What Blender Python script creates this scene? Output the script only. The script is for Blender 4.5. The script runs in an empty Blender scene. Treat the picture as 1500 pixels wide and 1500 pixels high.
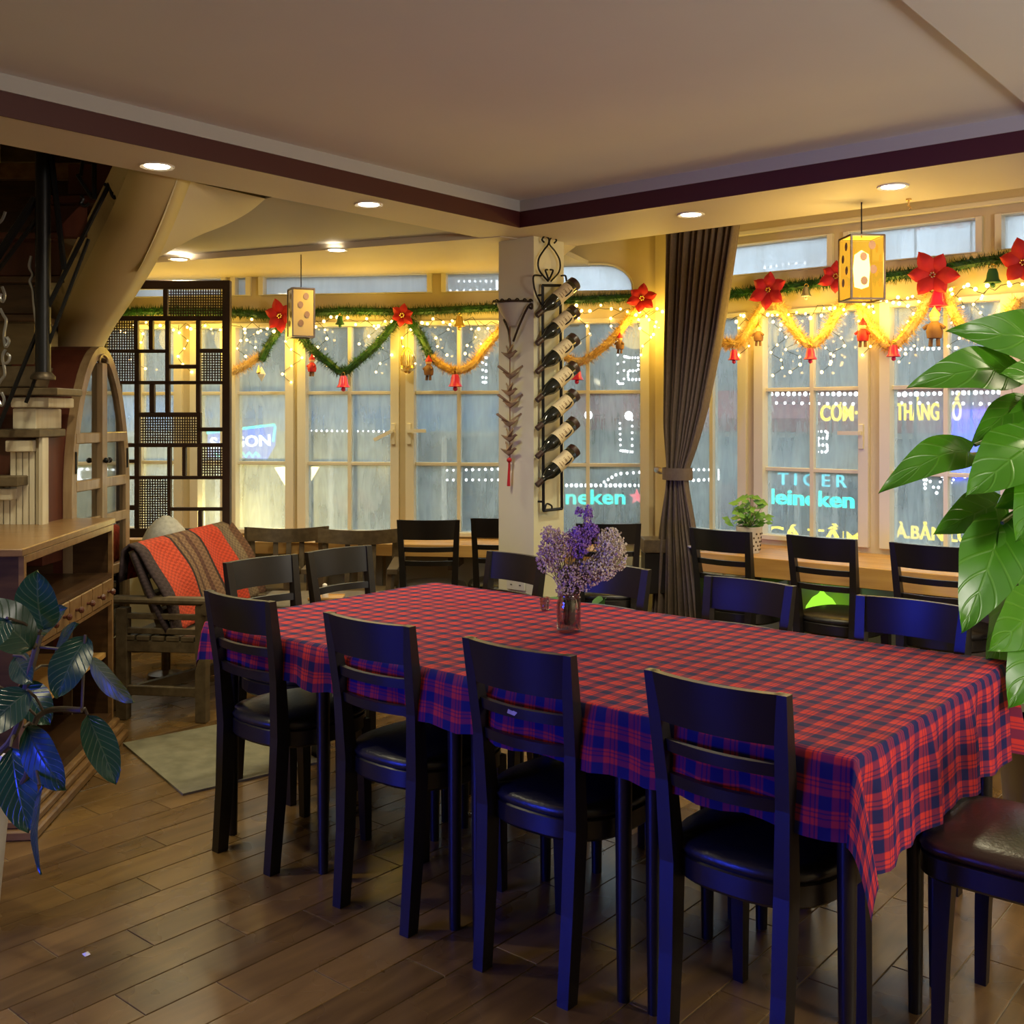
import bpy, bmesh, math, random
from mathutils import Vector, Matrix
random.seed(7)
S = bpy.context.scene
COL = S.collection
# ------------------------------------------------------------------ camera geometry
F, HY, H, ANG = 1550.0, 612.0, 1.455, math.radians(40)
cc, ss = math.cos(ANG), math.sin(ANG)
cam = bpy.data.cameras.new('camera'); cam.sensor_width = 36; cam.lens = 36*F/1500
cam.shift_y = -(750-HY)/1500; cam.clip_end = 200; cam.clip_start = .05
co = bpy.data.objects.new('camera', cam); COL.objects.link(co)
co.location = (0, 0, H); co.rotation_euler = (math.pi/2, 0, ANG); S.camera = co
# ------------------------------------------------------------------ view, world, large lights
S.view_settings.view_transform = 'Standard'; S.view_settings.look = 'None'
S.view_settings.gamma = 1; S.view_settings.use_curve_mapping = False
S.view_settings.exposure = 1.0
S.cycles.use_denoising = True; S.cycles.max_bounces = 7; S.cycles.diffuse_bounces = 4
S.cycles.transparent_max_bounces = 16; S.cycles.sample_clamp_indirect = 4
S.cycles.caustics_reflective = False; S.cycles.caustics_refractive = False
w = bpy.data.worlds.new('dusk'); S.world = w; w.use_nodes = True
bg = w.node_tree.nodes['Background']; bg.inputs[0].default_value = (.66, .80, .93, 1); bg.inputs[1].default_value = 2.1
def lamp(name, kind, loc, energy, color, parent=None, **k):
    l = bpy.data.lights.new(name, kind); l.energy = energy; l.color = color
    o = bpy.data.objects.new(name, l); COL.objects.link(o); o.location = loc
    for a, b in k.items():
        if a == 'rot': o.rotation_euler = b
        else: setattr(l, a, b)
    if parent: o.parent = parent
    return o
# blue screen glow from the far side of the room, behind the photographer
lamp('blue_screen_light', 'AREA', (-3.7, -2.6, 1.10), 12, (.03, .06, 1.0), shape='RECTANGLE', size=1.5, size_y=.9, spread=math.radians(58), rot=(math.radians(78), 0, math.radians(-21)))
# unseen fill lamp added right of the table to brighten the ceiling
lamp('added_fill_light', 'POINT', (1.5, 2.5, 1.85), 82, (1, .93, .82), shadow_soft_size=.3)
# ------------------------------------------------------------------ coordinates
def C(r, d, z=0.0): return Vector((r*cc-d*ss, r*ss+d*cc, z))
def PD(x, y, d): return C((x-750)/F*d, d, H-(y-HY)/F*d)
def PZ(x, y, z): return PD(x, y, F*(H-z)/(y-HY))
def PY(x, y, Y): return PD(x, y, Y/((x-750)/F*ss+cc))
def PX(x, y, X): return PD(x, y, X/((x-750)/F*cc-ss))
def PPL(x, y, P, n):
    o = Vector((0, 0, H)); v = PD(x, y, 1)-o
    return o+v*((P-o).dot(n)/v.dot(n))
def proj(p):
    r = p[0]*cc+p[1]*ss; d = -p[0]*ss+p[1]*cc
    return 750+F*r/d, HY+F*(H-p[2])/d, d
# ------------------------------------------------------------------ materials
MATS = {}
def M(name, col, rough=.5, metal=0, col2=None, nscale=8, stretch=(1, 1, 1), bump=0, emit=None, estr=0, coat=0, trans=0, sss=0, detail=6, lo=.35, hi=.65, spec=None):
    m = bpy.data.materials.new(name); m.use_nodes = True; nt = m.node_tree; N = nt.nodes; L = nt.links
    b = N['Principled BSDF']; b.inputs['Base Color'].default_value = (*col, 1); b.inputs['Roughness'].default_value = rough
    b.inputs['Metallic'].default_value = metal; b.inputs['Coat Weight'].default_value = coat; b.inputs['Transmission Weight'].default_value = trans
    if spec is not None: b.inputs['Specular IOR Level'].default_value = spec
    if emit: b.inputs['Emission Color'].default_value = (*emit, 1); b.inputs['Emission Strength'].default_value = estr
    if col2 or bump:
        tc = N.new('ShaderNodeTexCoord'); mp = N.new('ShaderNodeMapping'); mp.inputs['Scale'].default_value = stretch
        nz = N.new('ShaderNodeTexNoise'); nz.inputs['Scale'].default_value = nscale; nz.inputs['Detail'].default_value = detail
        L.new(tc.outputs['Object'], mp.inputs[0]); L.new(mp.outputs[0], nz.inputs[0])
        if col2:
            rp = N.new('ShaderNodeValToRGB'); rp.color_ramp.elements[0].position = lo; rp.color_ramp.elements[1].position = hi
            rp.color_ramp.elements[0].color = (*col, 1); rp.color_ramp.elements[1].color = (*col2, 1)
            L.new(nz.outputs[0], rp.inputs[0]); L.new(rp.outputs[0], b.inputs['Base Color'])
        if bump:
            bp = N.new('ShaderNodeBump'); bp.inputs['Strength'].default_value = bump; bp.inputs['Distance'].default_value = .01
            L.new(nz.outputs[0], bp.inputs['Height']); L.new(bp.outputs[0], b.inputs['Normal'])
    MATS[name] = m; return m
def E(name, col, strength, sample=False):
    m = bpy.data.materials.new(name); m.use_nodes = True; nt = m.node_tree
    b = nt.nodes['Principled BSDF']; b.inputs['Base Color'].default_value = (*[c*.05 for c in col], 1)
    b.inputs['Emission Color'].default_value = (*col, 1); b.inputs['Emission Strength'].default_value = strength
    if not sample: m.cycles.emission_sampling = 'NONE'
    MATS[name] = m; return m
black = M('black_stained_wood', (.007, .006, .0055), .36, col2=(.014, .011, .009), nscale=5, stretch=(1, 1, .15), lo=.4, hi=.75)
leather = M('black_leather', (.012, .011, .012), .33, bump=.12, nscale=90)
brownleather = M('brown_leather', (.035, .018, .012), .3, bump=.1, nscale=90)
cream = M('cream_paint', (.60, .50, .30), .55, col2=(.64, .55, .34), nscale=3)
creamf = M('cream_frame_paint', (.68, .64, .53), .38, col2=(.72, .68, .57), nscale=2)
mauve = M('ceiling_paint', (.68, .69, .72), .8, col2=(.72, .73, .75), nscale=1.2)
soffitm = M('soffit_paint', (.60, .53, .43), .6, col2=(.64, .57, .47), nscale=1.5)
greyps = M('grey_paint_and_shade', (.42, .41, .42), .7)  # grey of the trims; on the bay ceiling it paints in shade
redp = M('maroon_paint', (.055, .005, .005), .55)
plaster = M('pale_plaster', (.64, .53, .26), .6, col2=(.68, .57, .30), nscale=2.5)
dirty = M('worn_plaster', (.50, .42, .23), .7, col2=(.22, .17, .08), nscale=9, lo=.58, hi=.72)
pillarm = M('pillar_paint', (.68, .66, .50), .55, col2=(.72, .70, .54), nscale=2)
whitep = M('white_gloss_panel', (.62, .63, .58), .22)
whitew = M('whitewashed_wood', (.58, .52, .40), .45, col2=(.42, .34, .2), nscale=6, stretch=(6, 6, .6), lo=.45, hi=.8)
dwood = M('dark_walnut', (.040, .020, .010), .32, col2=(.075, .038, .017), nscale=6, stretch=(1, 1, 6))
mwood = M('honey_walnut', (.16, .085, .035), .28, col2=(.24, .14, .06), nscale=5, stretch=(1, 5, 5))
redwood = M('red_mahogany', (.07, .016, .010), .4, col2=(.10, .025, .014), nscale=4, stretch=(5, 5, .5))
oldwood = M('grey_brown_teak', (.075, .052, .027), .5, col2=(.125, .09, .05), nscale=7, stretch=(4, 1, 4))
pine = M('varnished_pine', (.48, .26, .08), .3, col2=(.62, .37, .13), nscale=3, stretch=(.6, 7, 7))
screenw = M('screen_wood', (.028, .012, .007), .5, col2=(.045, .02, .011), nscale=6)
iron = M('black_iron', (.012, .012, .014), .38, metal=.6)
rust = M('dark_bronze_iron', (.05, .035, .022), .45, metal=.7)
glassb = M('dark_bottle_glass', (.010, .013, .010), .08, coat=.5)
labelm = M('cream_paper_label', (.66, .56, .36), .6, col2=(.35, .27, .15), nscale=55, lo=.6, hi=.7)
capm = M('dark_red_capsule', (.035, .014, .012), .35)
clear = None
curtm = M('taupe_curtain_cloth', (.125, .095, .078), .8, col2=(.15, .115, .095), nscale=60)
rugm = M('pale_floor_mat', (.14, .13, .085), .75, col2=(.20, .185, .125), nscale=14, bump=.2)
greent = M('green_tinsel', (.012, .055, .012), .45, col2=(.03, .12, .02), nscale=25)
goldt = M('gold_tinsel', (.72, .46, .10), .4, col2=(.82, .62, .28), nscale=25)
redfelt = M('red_felt', (.50, .004, .012), .6, col2=(.38, .002, .008), nscale=20)
pink = M('pink_bell_lacquer', (.62, .02, .10), .25)
goldm = M('gold_metal', (.75, .5, .15), .25, metal=.9)
skin = M('doll_face', (.6, .35, .22), .6)
brownf = M('brown_felt', (.16, .07, .03), .7)
whitef = M('white_felt', (.75, .72, .66), .7)
hgreen = M('dark_green_lacquer', (.02, .09, .035), .3)
potw = M('white_ceramic', (.62, .60, .56), .35)
potb = M('beige_pot', (.30, .25, .19), .6, col2=(.36, .31, .24), nscale=6)
soil = M('potting_soil', (.03, .02, .013), .9)
stemg = M('green_stem', (.10, .17, .04), .5)
stemd = M('brown_stem', (.07, .05, .03), .6)
leafsm = M('basil_leaf', (.10, .27, .03), .45, col2=(.17, .38, .06), nscale=20)
fgreen = M('fern_green', (.03, .12, .03), .5, col2=(.08, .2, .06), nscale=9)
wire = M('green_wire', (.015, .03, .012), .6)
cream_m = M('ivory_shade', (.8, .66, .34), .6)
bulbE = E('warm_fairy_bulb', (1, .60, .14), 9)
downE = E('downlight_glow', (1, .84, .56), 12)
whiteE = E('cold_bulb', (.95, .97, 1), 5)
warmE = E('outdoor_warm_lamp', (1, .80, .35), 3.2)
yelE = E('yellow_neon', (1, .72, .02), 1.5)
tealE = E('teal_neon', (.0, .85, .62), 1.5)
blueE = E('blue_neon_panel', (.01, .13, .75), 1.0)
letE = E('white_neon', (.9, 1, 1), 2.2)
redE = E('red_neon', (1, .15, .2), .9)
pinkE = E('faint_pink_neon', (1, .45, .42), .85)
cyanE = E('cyan_neon', (.1, .7, .85), 1.3)
grE = E('green_lantern_glow', (.40, 1, .05), .55)
def leafmat(name, c1, c2, rough, vein, veincol):
    m = bpy.data.materials.new(name); m.use_nodes = True; nt = m.node_tree; N = nt.nodes; L = nt.links; b = N['Principled BSDF']
    uv = N.new('ShaderNodeUVMap'); sp = N.new('ShaderNodeSeparateXYZ'); L.new(uv.outputs[0], sp.inputs[0])
    ab = N.new('ShaderNodeMath'); ab.operation = 'ABSOLUTE'; L.new(sp.outputs[0], ab.inputs[0])       # |across|
    a2 = N.new('ShaderNodeMath'); a2.operation = 'MULTIPLY_ADD'; L.new(ab.outputs[0], a2.inputs[0]); a2.inputs[1].default_value = -.28; L.new(sp.outputs[1], a2.inputs[2])
    m2 = N.new('ShaderNodeMath'); m2.operation = 'MULTIPLY'; L.new(a2.outputs[0], m2.inputs[0]); m2.inputs[1].default_value = vein*6.283
    sn = N.new('ShaderNodeMath'); sn.operation = 'SINE'; L.new(m2.outputs[0], sn.inputs[0])
    pw = N.new('ShaderNodeMapRange'); pw.inputs[1].default_value = .80; pw.inputs[2].default_value = 1; L.new(sn.outputs[0], pw.inputs[0])
    mr = N.new('ShaderNodeMapRange'); mr.inputs[1].default_value = .06; mr.inputs[2].default_value = .0; L.new(ab.outputs[0], mr.inputs[0])
    mx = N.new('ShaderNodeMath'); mx.operation = 'MAXIMUM'; L.new(pw.outputs[0], mx.inputs[0]); L.new(mr.outputs[0], mx.inputs[1])
    tc = N.new('ShaderNodeTexCoord'); nz = N.new('ShaderNodeTexNoise'); nz.inputs['Scale'].default_value = 9; L.new(tc.outputs['Object'], nz.inputs[0])
    r1 = N.new('ShaderNodeMix'); r1.data_type = 'RGBA'; L.new(nz.outputs[0], r1.inputs[0]); r1.inputs[6].default_value = (*c1, 1); r1.inputs[7].default_value = (*c2, 1)
    mu = N.new('ShaderNodeMath'); mu.operation = 'MULTIPLY'; L.new(mx.outputs[0], mu.inputs[0]); mu.inputs[1].default_value = .30
    r2 = N.new('ShaderNodeMix'); r2.data_type = 'RGBA'; L.new(mu.outputs[0], r2.inputs[0]); L.new(r1.outputs[2], r2.inputs[6]); r2.inputs[7].default_value = (*veincol, 1)
    L.new(r2.outputs[2], b.inputs['Base Color']); b.inputs['Roughness'].default_value = rough
    bp = N.new('ShaderNodeBump'); bp.inputs['Strength'].default_value = .35; bp.inputs['Distance'].default_value = .004; bp.invert = True
    L.new(mx.outputs[0], bp.inputs['Height']); L.new(bp.outputs[0], b.inputs['Normal'])
    tr = N.new('ShaderNodeBsdfTranslucent'); L.new(r2.outputs[2], tr.inputs[0]); ms = N.new('ShaderNodeMixShader'); ms.inputs[0].default_value = .22
    L.new(b.outputs[0], ms.inputs[1]); L.new(tr.outputs[0], ms.inputs[2]); L.new(ms.outputs[0], N['Material Output'].inputs[0])
    return m
pothos = leafmat('glossy_green_leaf', (.045, .19, .007), (.085, .30, .012), .3, 5, (.14, .36, .03))
rubber = leafmat('dark_rubber_leaf', (.010, .045, .022), (.018, .065, .035), .25, 9, (.16, .22, .12))
yleaf = leafmat('yellow_edge_leaf', (.20, .22, .03), (.05, .12, .02), .35, 8, (.5, .45, .1))
# window glass: clear pane under a veil of condensation
def fogmat(name, base, vscale, tint, lo=.3, hi=.7):
    m = bpy.data.materials.new(name); m.use_nodes = True; nt = m.node_tree; N = nt.nodes; L = nt.links
    for n in list(N):
        if n.type == 'BSDF_PRINCIPLED': N.remove(n)
    tc = N.new('ShaderNodeTexCoord'); mp = N.new('ShaderNodeMapping'); mp.inputs['Scale'].default_value = (1, 1, .16); L.new(tc.outputs['Object'], mp.inputs[0])
    n1 = N.new('ShaderNodeTexNoise'); n1.inputs['Scale'].default_value = vscale; n1.inputs['Detail'].default_value = 8; n1.inputs['Distortion'].default_value = 1.2; L.new(mp.outputs[0], n1.inputs[0])
    n2 = N.new('ShaderNodeTexNoise'); n2.inputs['Scale'].default_value = 2.2; n2.inputs['Detail'].default_value = 3; L.new(tc.outputs['Object'], n2.inputs[0])
    hm = N.new('ShaderNodeMath'); hm.operation = 'MULTIPLY_ADD'; L.new(n1.outputs[0], hm.inputs[0]); hm.inputs[1].default_value = .55; hm.inputs[2].default_value = .225
    ad = N.new('ShaderNodeMath'); ad.operation = 'ADD'; L.new(hm.outputs[0], ad.inputs[0]); L.new(n2.outputs[0], ad.inputs[1])
    mr = N.new('ShaderNodeMapRange'); mr.inputs[1].default_value = .75; mr.inputs[2].default_value = 1.25; mr.inputs[3].default_value = lo; mr.inputs[4].default_value = hi; L.new(ad.outputs[0], mr.inputs[0])
    t = N.new('ShaderNodeBsdfTransparent'); t.inputs[0].default_value = (*tint, 1)
    d = N.new('ShaderNodeBsdfTranslucent'); d.inputs[0].default_value = (*base, 1)
    d2 = N.new('ShaderNodeBsdfDiffuse'); d2.inputs[0].default_value = (.35, .37, .36, 1)
    md = N.new('ShaderNodeMixShader'); md.inputs[0].default_value = .12; L.new(d.outputs[0], md.inputs[1]); L.new(d2.outputs[0], md.inputs[2])
    ms = N.new('ShaderNodeMixShader'); L.new(mr.outputs[0], ms.inputs[0]); L.new(t.outputs[0], ms.inputs[1]); L.new(md.outputs[0], ms.inputs[2])
    gl = N.new('ShaderNodeBsdfGlossy'); gl.inputs['Roughness'].default_value = .05
    m3 = N.new('ShaderNodeMixShader'); m3.inputs[0].default_value = .05; L.new(ms.outputs[0], m3.inputs[1]); L.new(gl.outputs[0], m3.inputs[2])
    L.new(m3.outputs[0], N['Material Output'].inputs[0]); return m
fog = fogmat('misted_glass', (.80, .88, .86), 26, (.94, .97, .97), .16, .50)
def thinglass(name, tint, gloss, rough=.03):
    m = bpy.data.materials.new(name); m.use_nodes = True; nt = m.node_tree; N = nt.nodes; L = nt.links
    N.remove(N['Principled BSDF']); t = N.new('ShaderNodeBsdfTransparent'); t.inputs[0].default_value = (*tint, 1); g = N.new('ShaderNodeBsdfGlossy'); g.inputs['Roughness'].default_value = rough
    lw = N.new('ShaderNodeLayerWeight'); lw.inputs[0].default_value = .25; mr = N.new('ShaderNodeMapRange'); mr.inputs[3].default_value = gloss; mr.inputs[4].default_value = .75; L.new(lw.outputs['Fresnel'], mr.inputs[0])
    ms = N.new('ShaderNodeMixShader'); L.new(mr.outputs[0], ms.inputs[0]); L.new(t.outputs[0], ms.inputs[1]); L.new(g.outputs[0], ms.inputs[2]); L.new(ms.outputs[0], N['Material Output'].inputs[0]); return m
clear = thinglass('clear_glass', (.93, .95, .94), .06)
foghigh = fogmat('frosted_transom_glass', (.92, .95, .95), 10, (.9, .93, .95), .55, .8)
cabglass = thinglass('cabinet_glass', (.6, .65, .65), .45)
lampE2 = E('lit_lantern_core', (1, .86, .42), 7)
lampglass = M('amber_glass_with_glow', (.30, .17, .025), .3, emit=(1, .62, .12), estr=.05)  # faint emission put into the glass of the lantern that is off
def litpanel():
    m = bpy.data.materials.new('lit_lantern_panel'); m.use_nodes = True; nt = m.node_tree; N = nt.nodes; L = nt.links; N.remove(N['Principled BSDF'])
    t = N.new('ShaderNodeBsdfTransparent'); t.inputs[0].default_value = (1, .75, .25, 1); e = N.new('ShaderNodeEmission'); e.inputs[0].default_value = (1, .55, .05, 1); e.inputs[1].default_value = .55
    ms = N.new('ShaderNodeMixShader'); ms.inputs[0].default_value = .5; L.new(t.outputs[0], ms.inputs[1]); L.new(e.outputs[0], ms.inputs[2]); L.new(ms.outputs[0], N['Material Output'].inputs[0]); return m
lampE = litpanel()
# plaid cloth
def plaid():
    m = bpy.data.materials.new('red_navy_plaid'); m.use_nodes = True; nt = m.node_tree; N = nt.nodes; L = nt.links; b = N['Principled BSDF']
    uv = N.new('ShaderNodeUVMap'); sp = N.new('ShaderNodeSeparateXYZ'); L.new(uv.outputs[0], sp.inputs[0])
    def band(out, per):
        f = N.new('ShaderNodeMath'); f.operation = 'DIVIDE'; L.new(out, f.inputs[0]); f.inputs[1].default_value = per
        g = N.new('ShaderNodeMath'); g.operation = 'FRACT'; L.new(f.outputs[0], g.inputs[0])
        rp = N.new('ShaderNodeValToRGB'); rp.color_ramp.interpolation = 'LINEAR'; e = rp.color_ramp.elements
        e[0].position = 0; e[0].color = (1, 1, 1, 1); e[1].position = .42; e[1].color = (1, 1, 1, 1)
        for p, v in ((.46, .0), (.66, .0), (.675, .75), (.715, .75), (.73, 0), (.83, 0), (.845, .75), (.885, .75), (.90, 0), (.96, 0), (1, 1)):
            q = e.new(p); q.color = (v, v, v, 1)
        L.new(g.outputs[0], rp.inputs[0]); return rp.outputs[0]
    a = band(sp.outputs[0], .064); c = band(sp.outputs[1], .064)
    av = N.new('ShaderNodeMix'); av.data_type = 'FLOAT'; av.inputs[0].default_value = .5; L.new(a, av.inputs[2]); L.new(c, av.inputs[3])
    rp = N.new('ShaderNodeValToRGB'); e = rp.color_ramp.elements
    e[0].position = 0; e[0].color = (.60, .040, .036, 1); e[1].position = 1; e[1].color = (.016, .016, .085, 1)
    q = e.new(.5); q.color = (.20, .022, .062, 1)
    L.new(av.outputs[0], rp.inputs[0])
    L.new(rp.outputs[0], b.inputs['Base Color']); b.inputs['Roughness'].default_value = .75; b.inputs['Sheen Weight'].default_value = 0; b.inputs['Specular IOR Level'].default_value = .15
    nz = N.new('ShaderNodeTexNoise'); nz.inputs['Scale'].default_value = 900; L.new(uv.outputs[0], nz.inputs[0])
    n2 = N.new('ShaderNodeTexNoise'); n2.inputs['Scale'].default_value = 7; n2.inputs['Detail'].default_value = 3; L.new(uv.outputs[0], n2.inputs[0])
    bp = N.new('ShaderNodeBump'); bp.inputs['Strength'].default_value = .15; bp.inputs['Distance'].default_value = .001; L.new(nz.outputs[0], bp.inputs['Height'])
    b2 = N.new('ShaderNodeBump'); b2.inputs['Strength'].default_value = .6; b2.inputs['Distance'].default_value = .02; L.new(n2.outputs[0], b2.inputs['Height']); L.new(bp.outputs[0], b2.inputs['Normal'])
    L.new(b2.outputs[0], b.inputs['Normal']); return m
plaidm = plaid()
def stripes():
    m = bpy.data.materials.new('striped_wool_throw'); m.use_nodes = True; nt = m.node_tree; N = nt.nodes; L = nt.links; b = N['Principled BSDF']
    uv = N.new('ShaderNodeUVMap'); sp = N.new('ShaderNodeSeparateXYZ'); L.new(uv.outputs[0], sp.inputs[0])
    rp = N.new('ShaderNodeValToRGB'); rp.color_ramp.interpolation = 'CONSTANT'; e = rp.color_ramp.elements
    e[0].position = 0; e[0].color = (.05, .03, .035, 1); e[1].position = .07; e[1].color = (.58, .065, .025, 1)
    for p, v in ((.30, (.03, .015, .015)), (.32, (.22, .13, .07)), (.36, (.10, .045, .03)), (.39, (.24, .14, .08)), (.44, (.12, .05, .035)), (.47, (.22, .12, .07)), (.53, (.03, .015, .015)), (.55, (.58, .055, .02)), (.80, (.17, .12, .08)), (.86, (.22, .16, .10)), (.93, (.15, .07, .04))):
        q = e.new(p); q.color = (*v, 1)
    L.new(sp.outputs[0], rp.inputs[0])
    ck = N.new('ShaderNodeTexChecker'); ck.inputs['Scale'].default_value = 46; ck.inputs[1].default_value = (1, 1, 1, 1); ck.inputs[2].default_value = (.45, .4, .4, 1); L.new(uv.outputs[0], ck.inputs[0])
    mx = N.new('ShaderNodeMix'); mx.data_type = 'RGBA'; mx.blend_type = 'MULTIPLY'; mx.inputs[0].default_value = .6; L.new(rp.outputs[0], mx.inputs[6]); L.new(ck.outputs[0], mx.inputs[7])
    L.new(mx.outputs[2], b.inputs['Base Color']); b.inputs['Roughness'].default_value = .9
    nz = N.new('ShaderNodeTexNoise'); nz.inputs['Scale'].default_value = 60; L.new(uv.outputs[0], nz.inputs[0])
    bp = N.new('ShaderNodeBump'); bp.inputs['Strength'].default_value = .4; bp.inputs['Distance'].default_value = .01; L.new(nz.outputs[0], bp.inputs['Height']); L.new(bp.outputs[0], b.inputs['Normal'])
    return m
throwm = stripes()
TW, TL, TX0 = .145, .60, -2.92-.145*40
def tilemat():
    m = bpy.data.materials.new('wood_look_tile'); m.use_nodes = True; nt = m.node_tree; N = nt.nodes; L = nt.links; b = N['Principled BSDF']
    g = N.new('ShaderNodeNewGeometry'); sp = N.new('ShaderNodeSeparateXYZ'); L.new(g.outputs['Position'], sp.inputs[0])
    def mth(op, a, v=None, c=None):
        n = N.new('ShaderNodeMath'); n.operation = op
        for k, q in enumerate((a, v, c)):
            if q is None: continue
            if isinstance(q, (int, float)): n.inputs[k].default_value = q
            else: L.new(q, n.inputs[k])
        return n.outputs[0]
    i = mth('FLOOR', mth('DIVIDE', mth('SUBTRACT', sp.outputs[0], TX0), TW))
    j = mth('FLOOR', mth('DIVIDE', mth('SUBTRACT', sp.outputs[1], mth('MULTIPLY', i, .2)), TL))
    cb = N.new('ShaderNodeCombineXYZ'); L.new(i, cb.inputs[0]); L.new(j, cb.inputs[1])
    wn = N.new('ShaderNodeTexWhiteNoise'); L.new(cb.outputs[0], wn.inputs[0])
    vm = N.new('ShaderNodeVectorMath'); vm.operation = 'MULTIPLY_ADD'; L.new(cb.outputs[0], vm.inputs[0]); vm.inputs[1].default_value = (7.3, 3.1, 0); L.new(g.outputs['Position'], vm.inputs[2])
    mp = N.new('ShaderNodeMapping'); mp.inputs['Scale'].default_value = (1, .12, 1); L.new(vm.outputs[0], mp.inputs[0])
    nz = N.new('ShaderNodeTexNoise'); nz.inputs['Scale'].default_value = 22; nz.inputs['Detail'].default_value = 7; nz.inputs['Distortion'].default_value = .6; L.new(mp.outputs[0], nz.inputs[0])
    f = mth('ADD', mth('MULTIPLY', nz.outputs[0], .75), mth('MULTIPLY', wn.outputs[0], .35))
    rp = N.new('ShaderNodeValToRGB'); e = rp.color_ramp.elements; e[0].position = .28; e[0].color = (.075, .040, .014, 1); e[1].position = .8; e[1].color = (.19, .108, .038, 1)
    L.new(f, rp.inputs[0]); L.new(rp.outputs[0], b.inputs['Base Color']); b.inputs['Roughness'].default_value = .26
    n3 = N.new('ShaderNodeTexNoise'); n3.inputs['Scale'].default_value = 5; L.new(g.outputs['Position'], n3.inputs[0])
    mr = N.new('ShaderNodeMapRange'); mr.inputs[3].default_value = .2; mr.inputs[4].default_value = .36; L.new(n3.outputs[0], mr.inputs[0]); L.new(mr.outputs[0], b.inputs['Roughness'])
    bp = N.new('ShaderNodeBump'); bp.inputs['Strength'].default_value = .025; bp.inputs['Distance'].default_value = .004; L.new(nz.outputs[0], bp.inputs['Height']); L.new(bp.outputs[0], b.inputs['Normal'])
    return m
tilem = tilemat()
grout = M('grout', (.30, .25, .18), .8)
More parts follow.
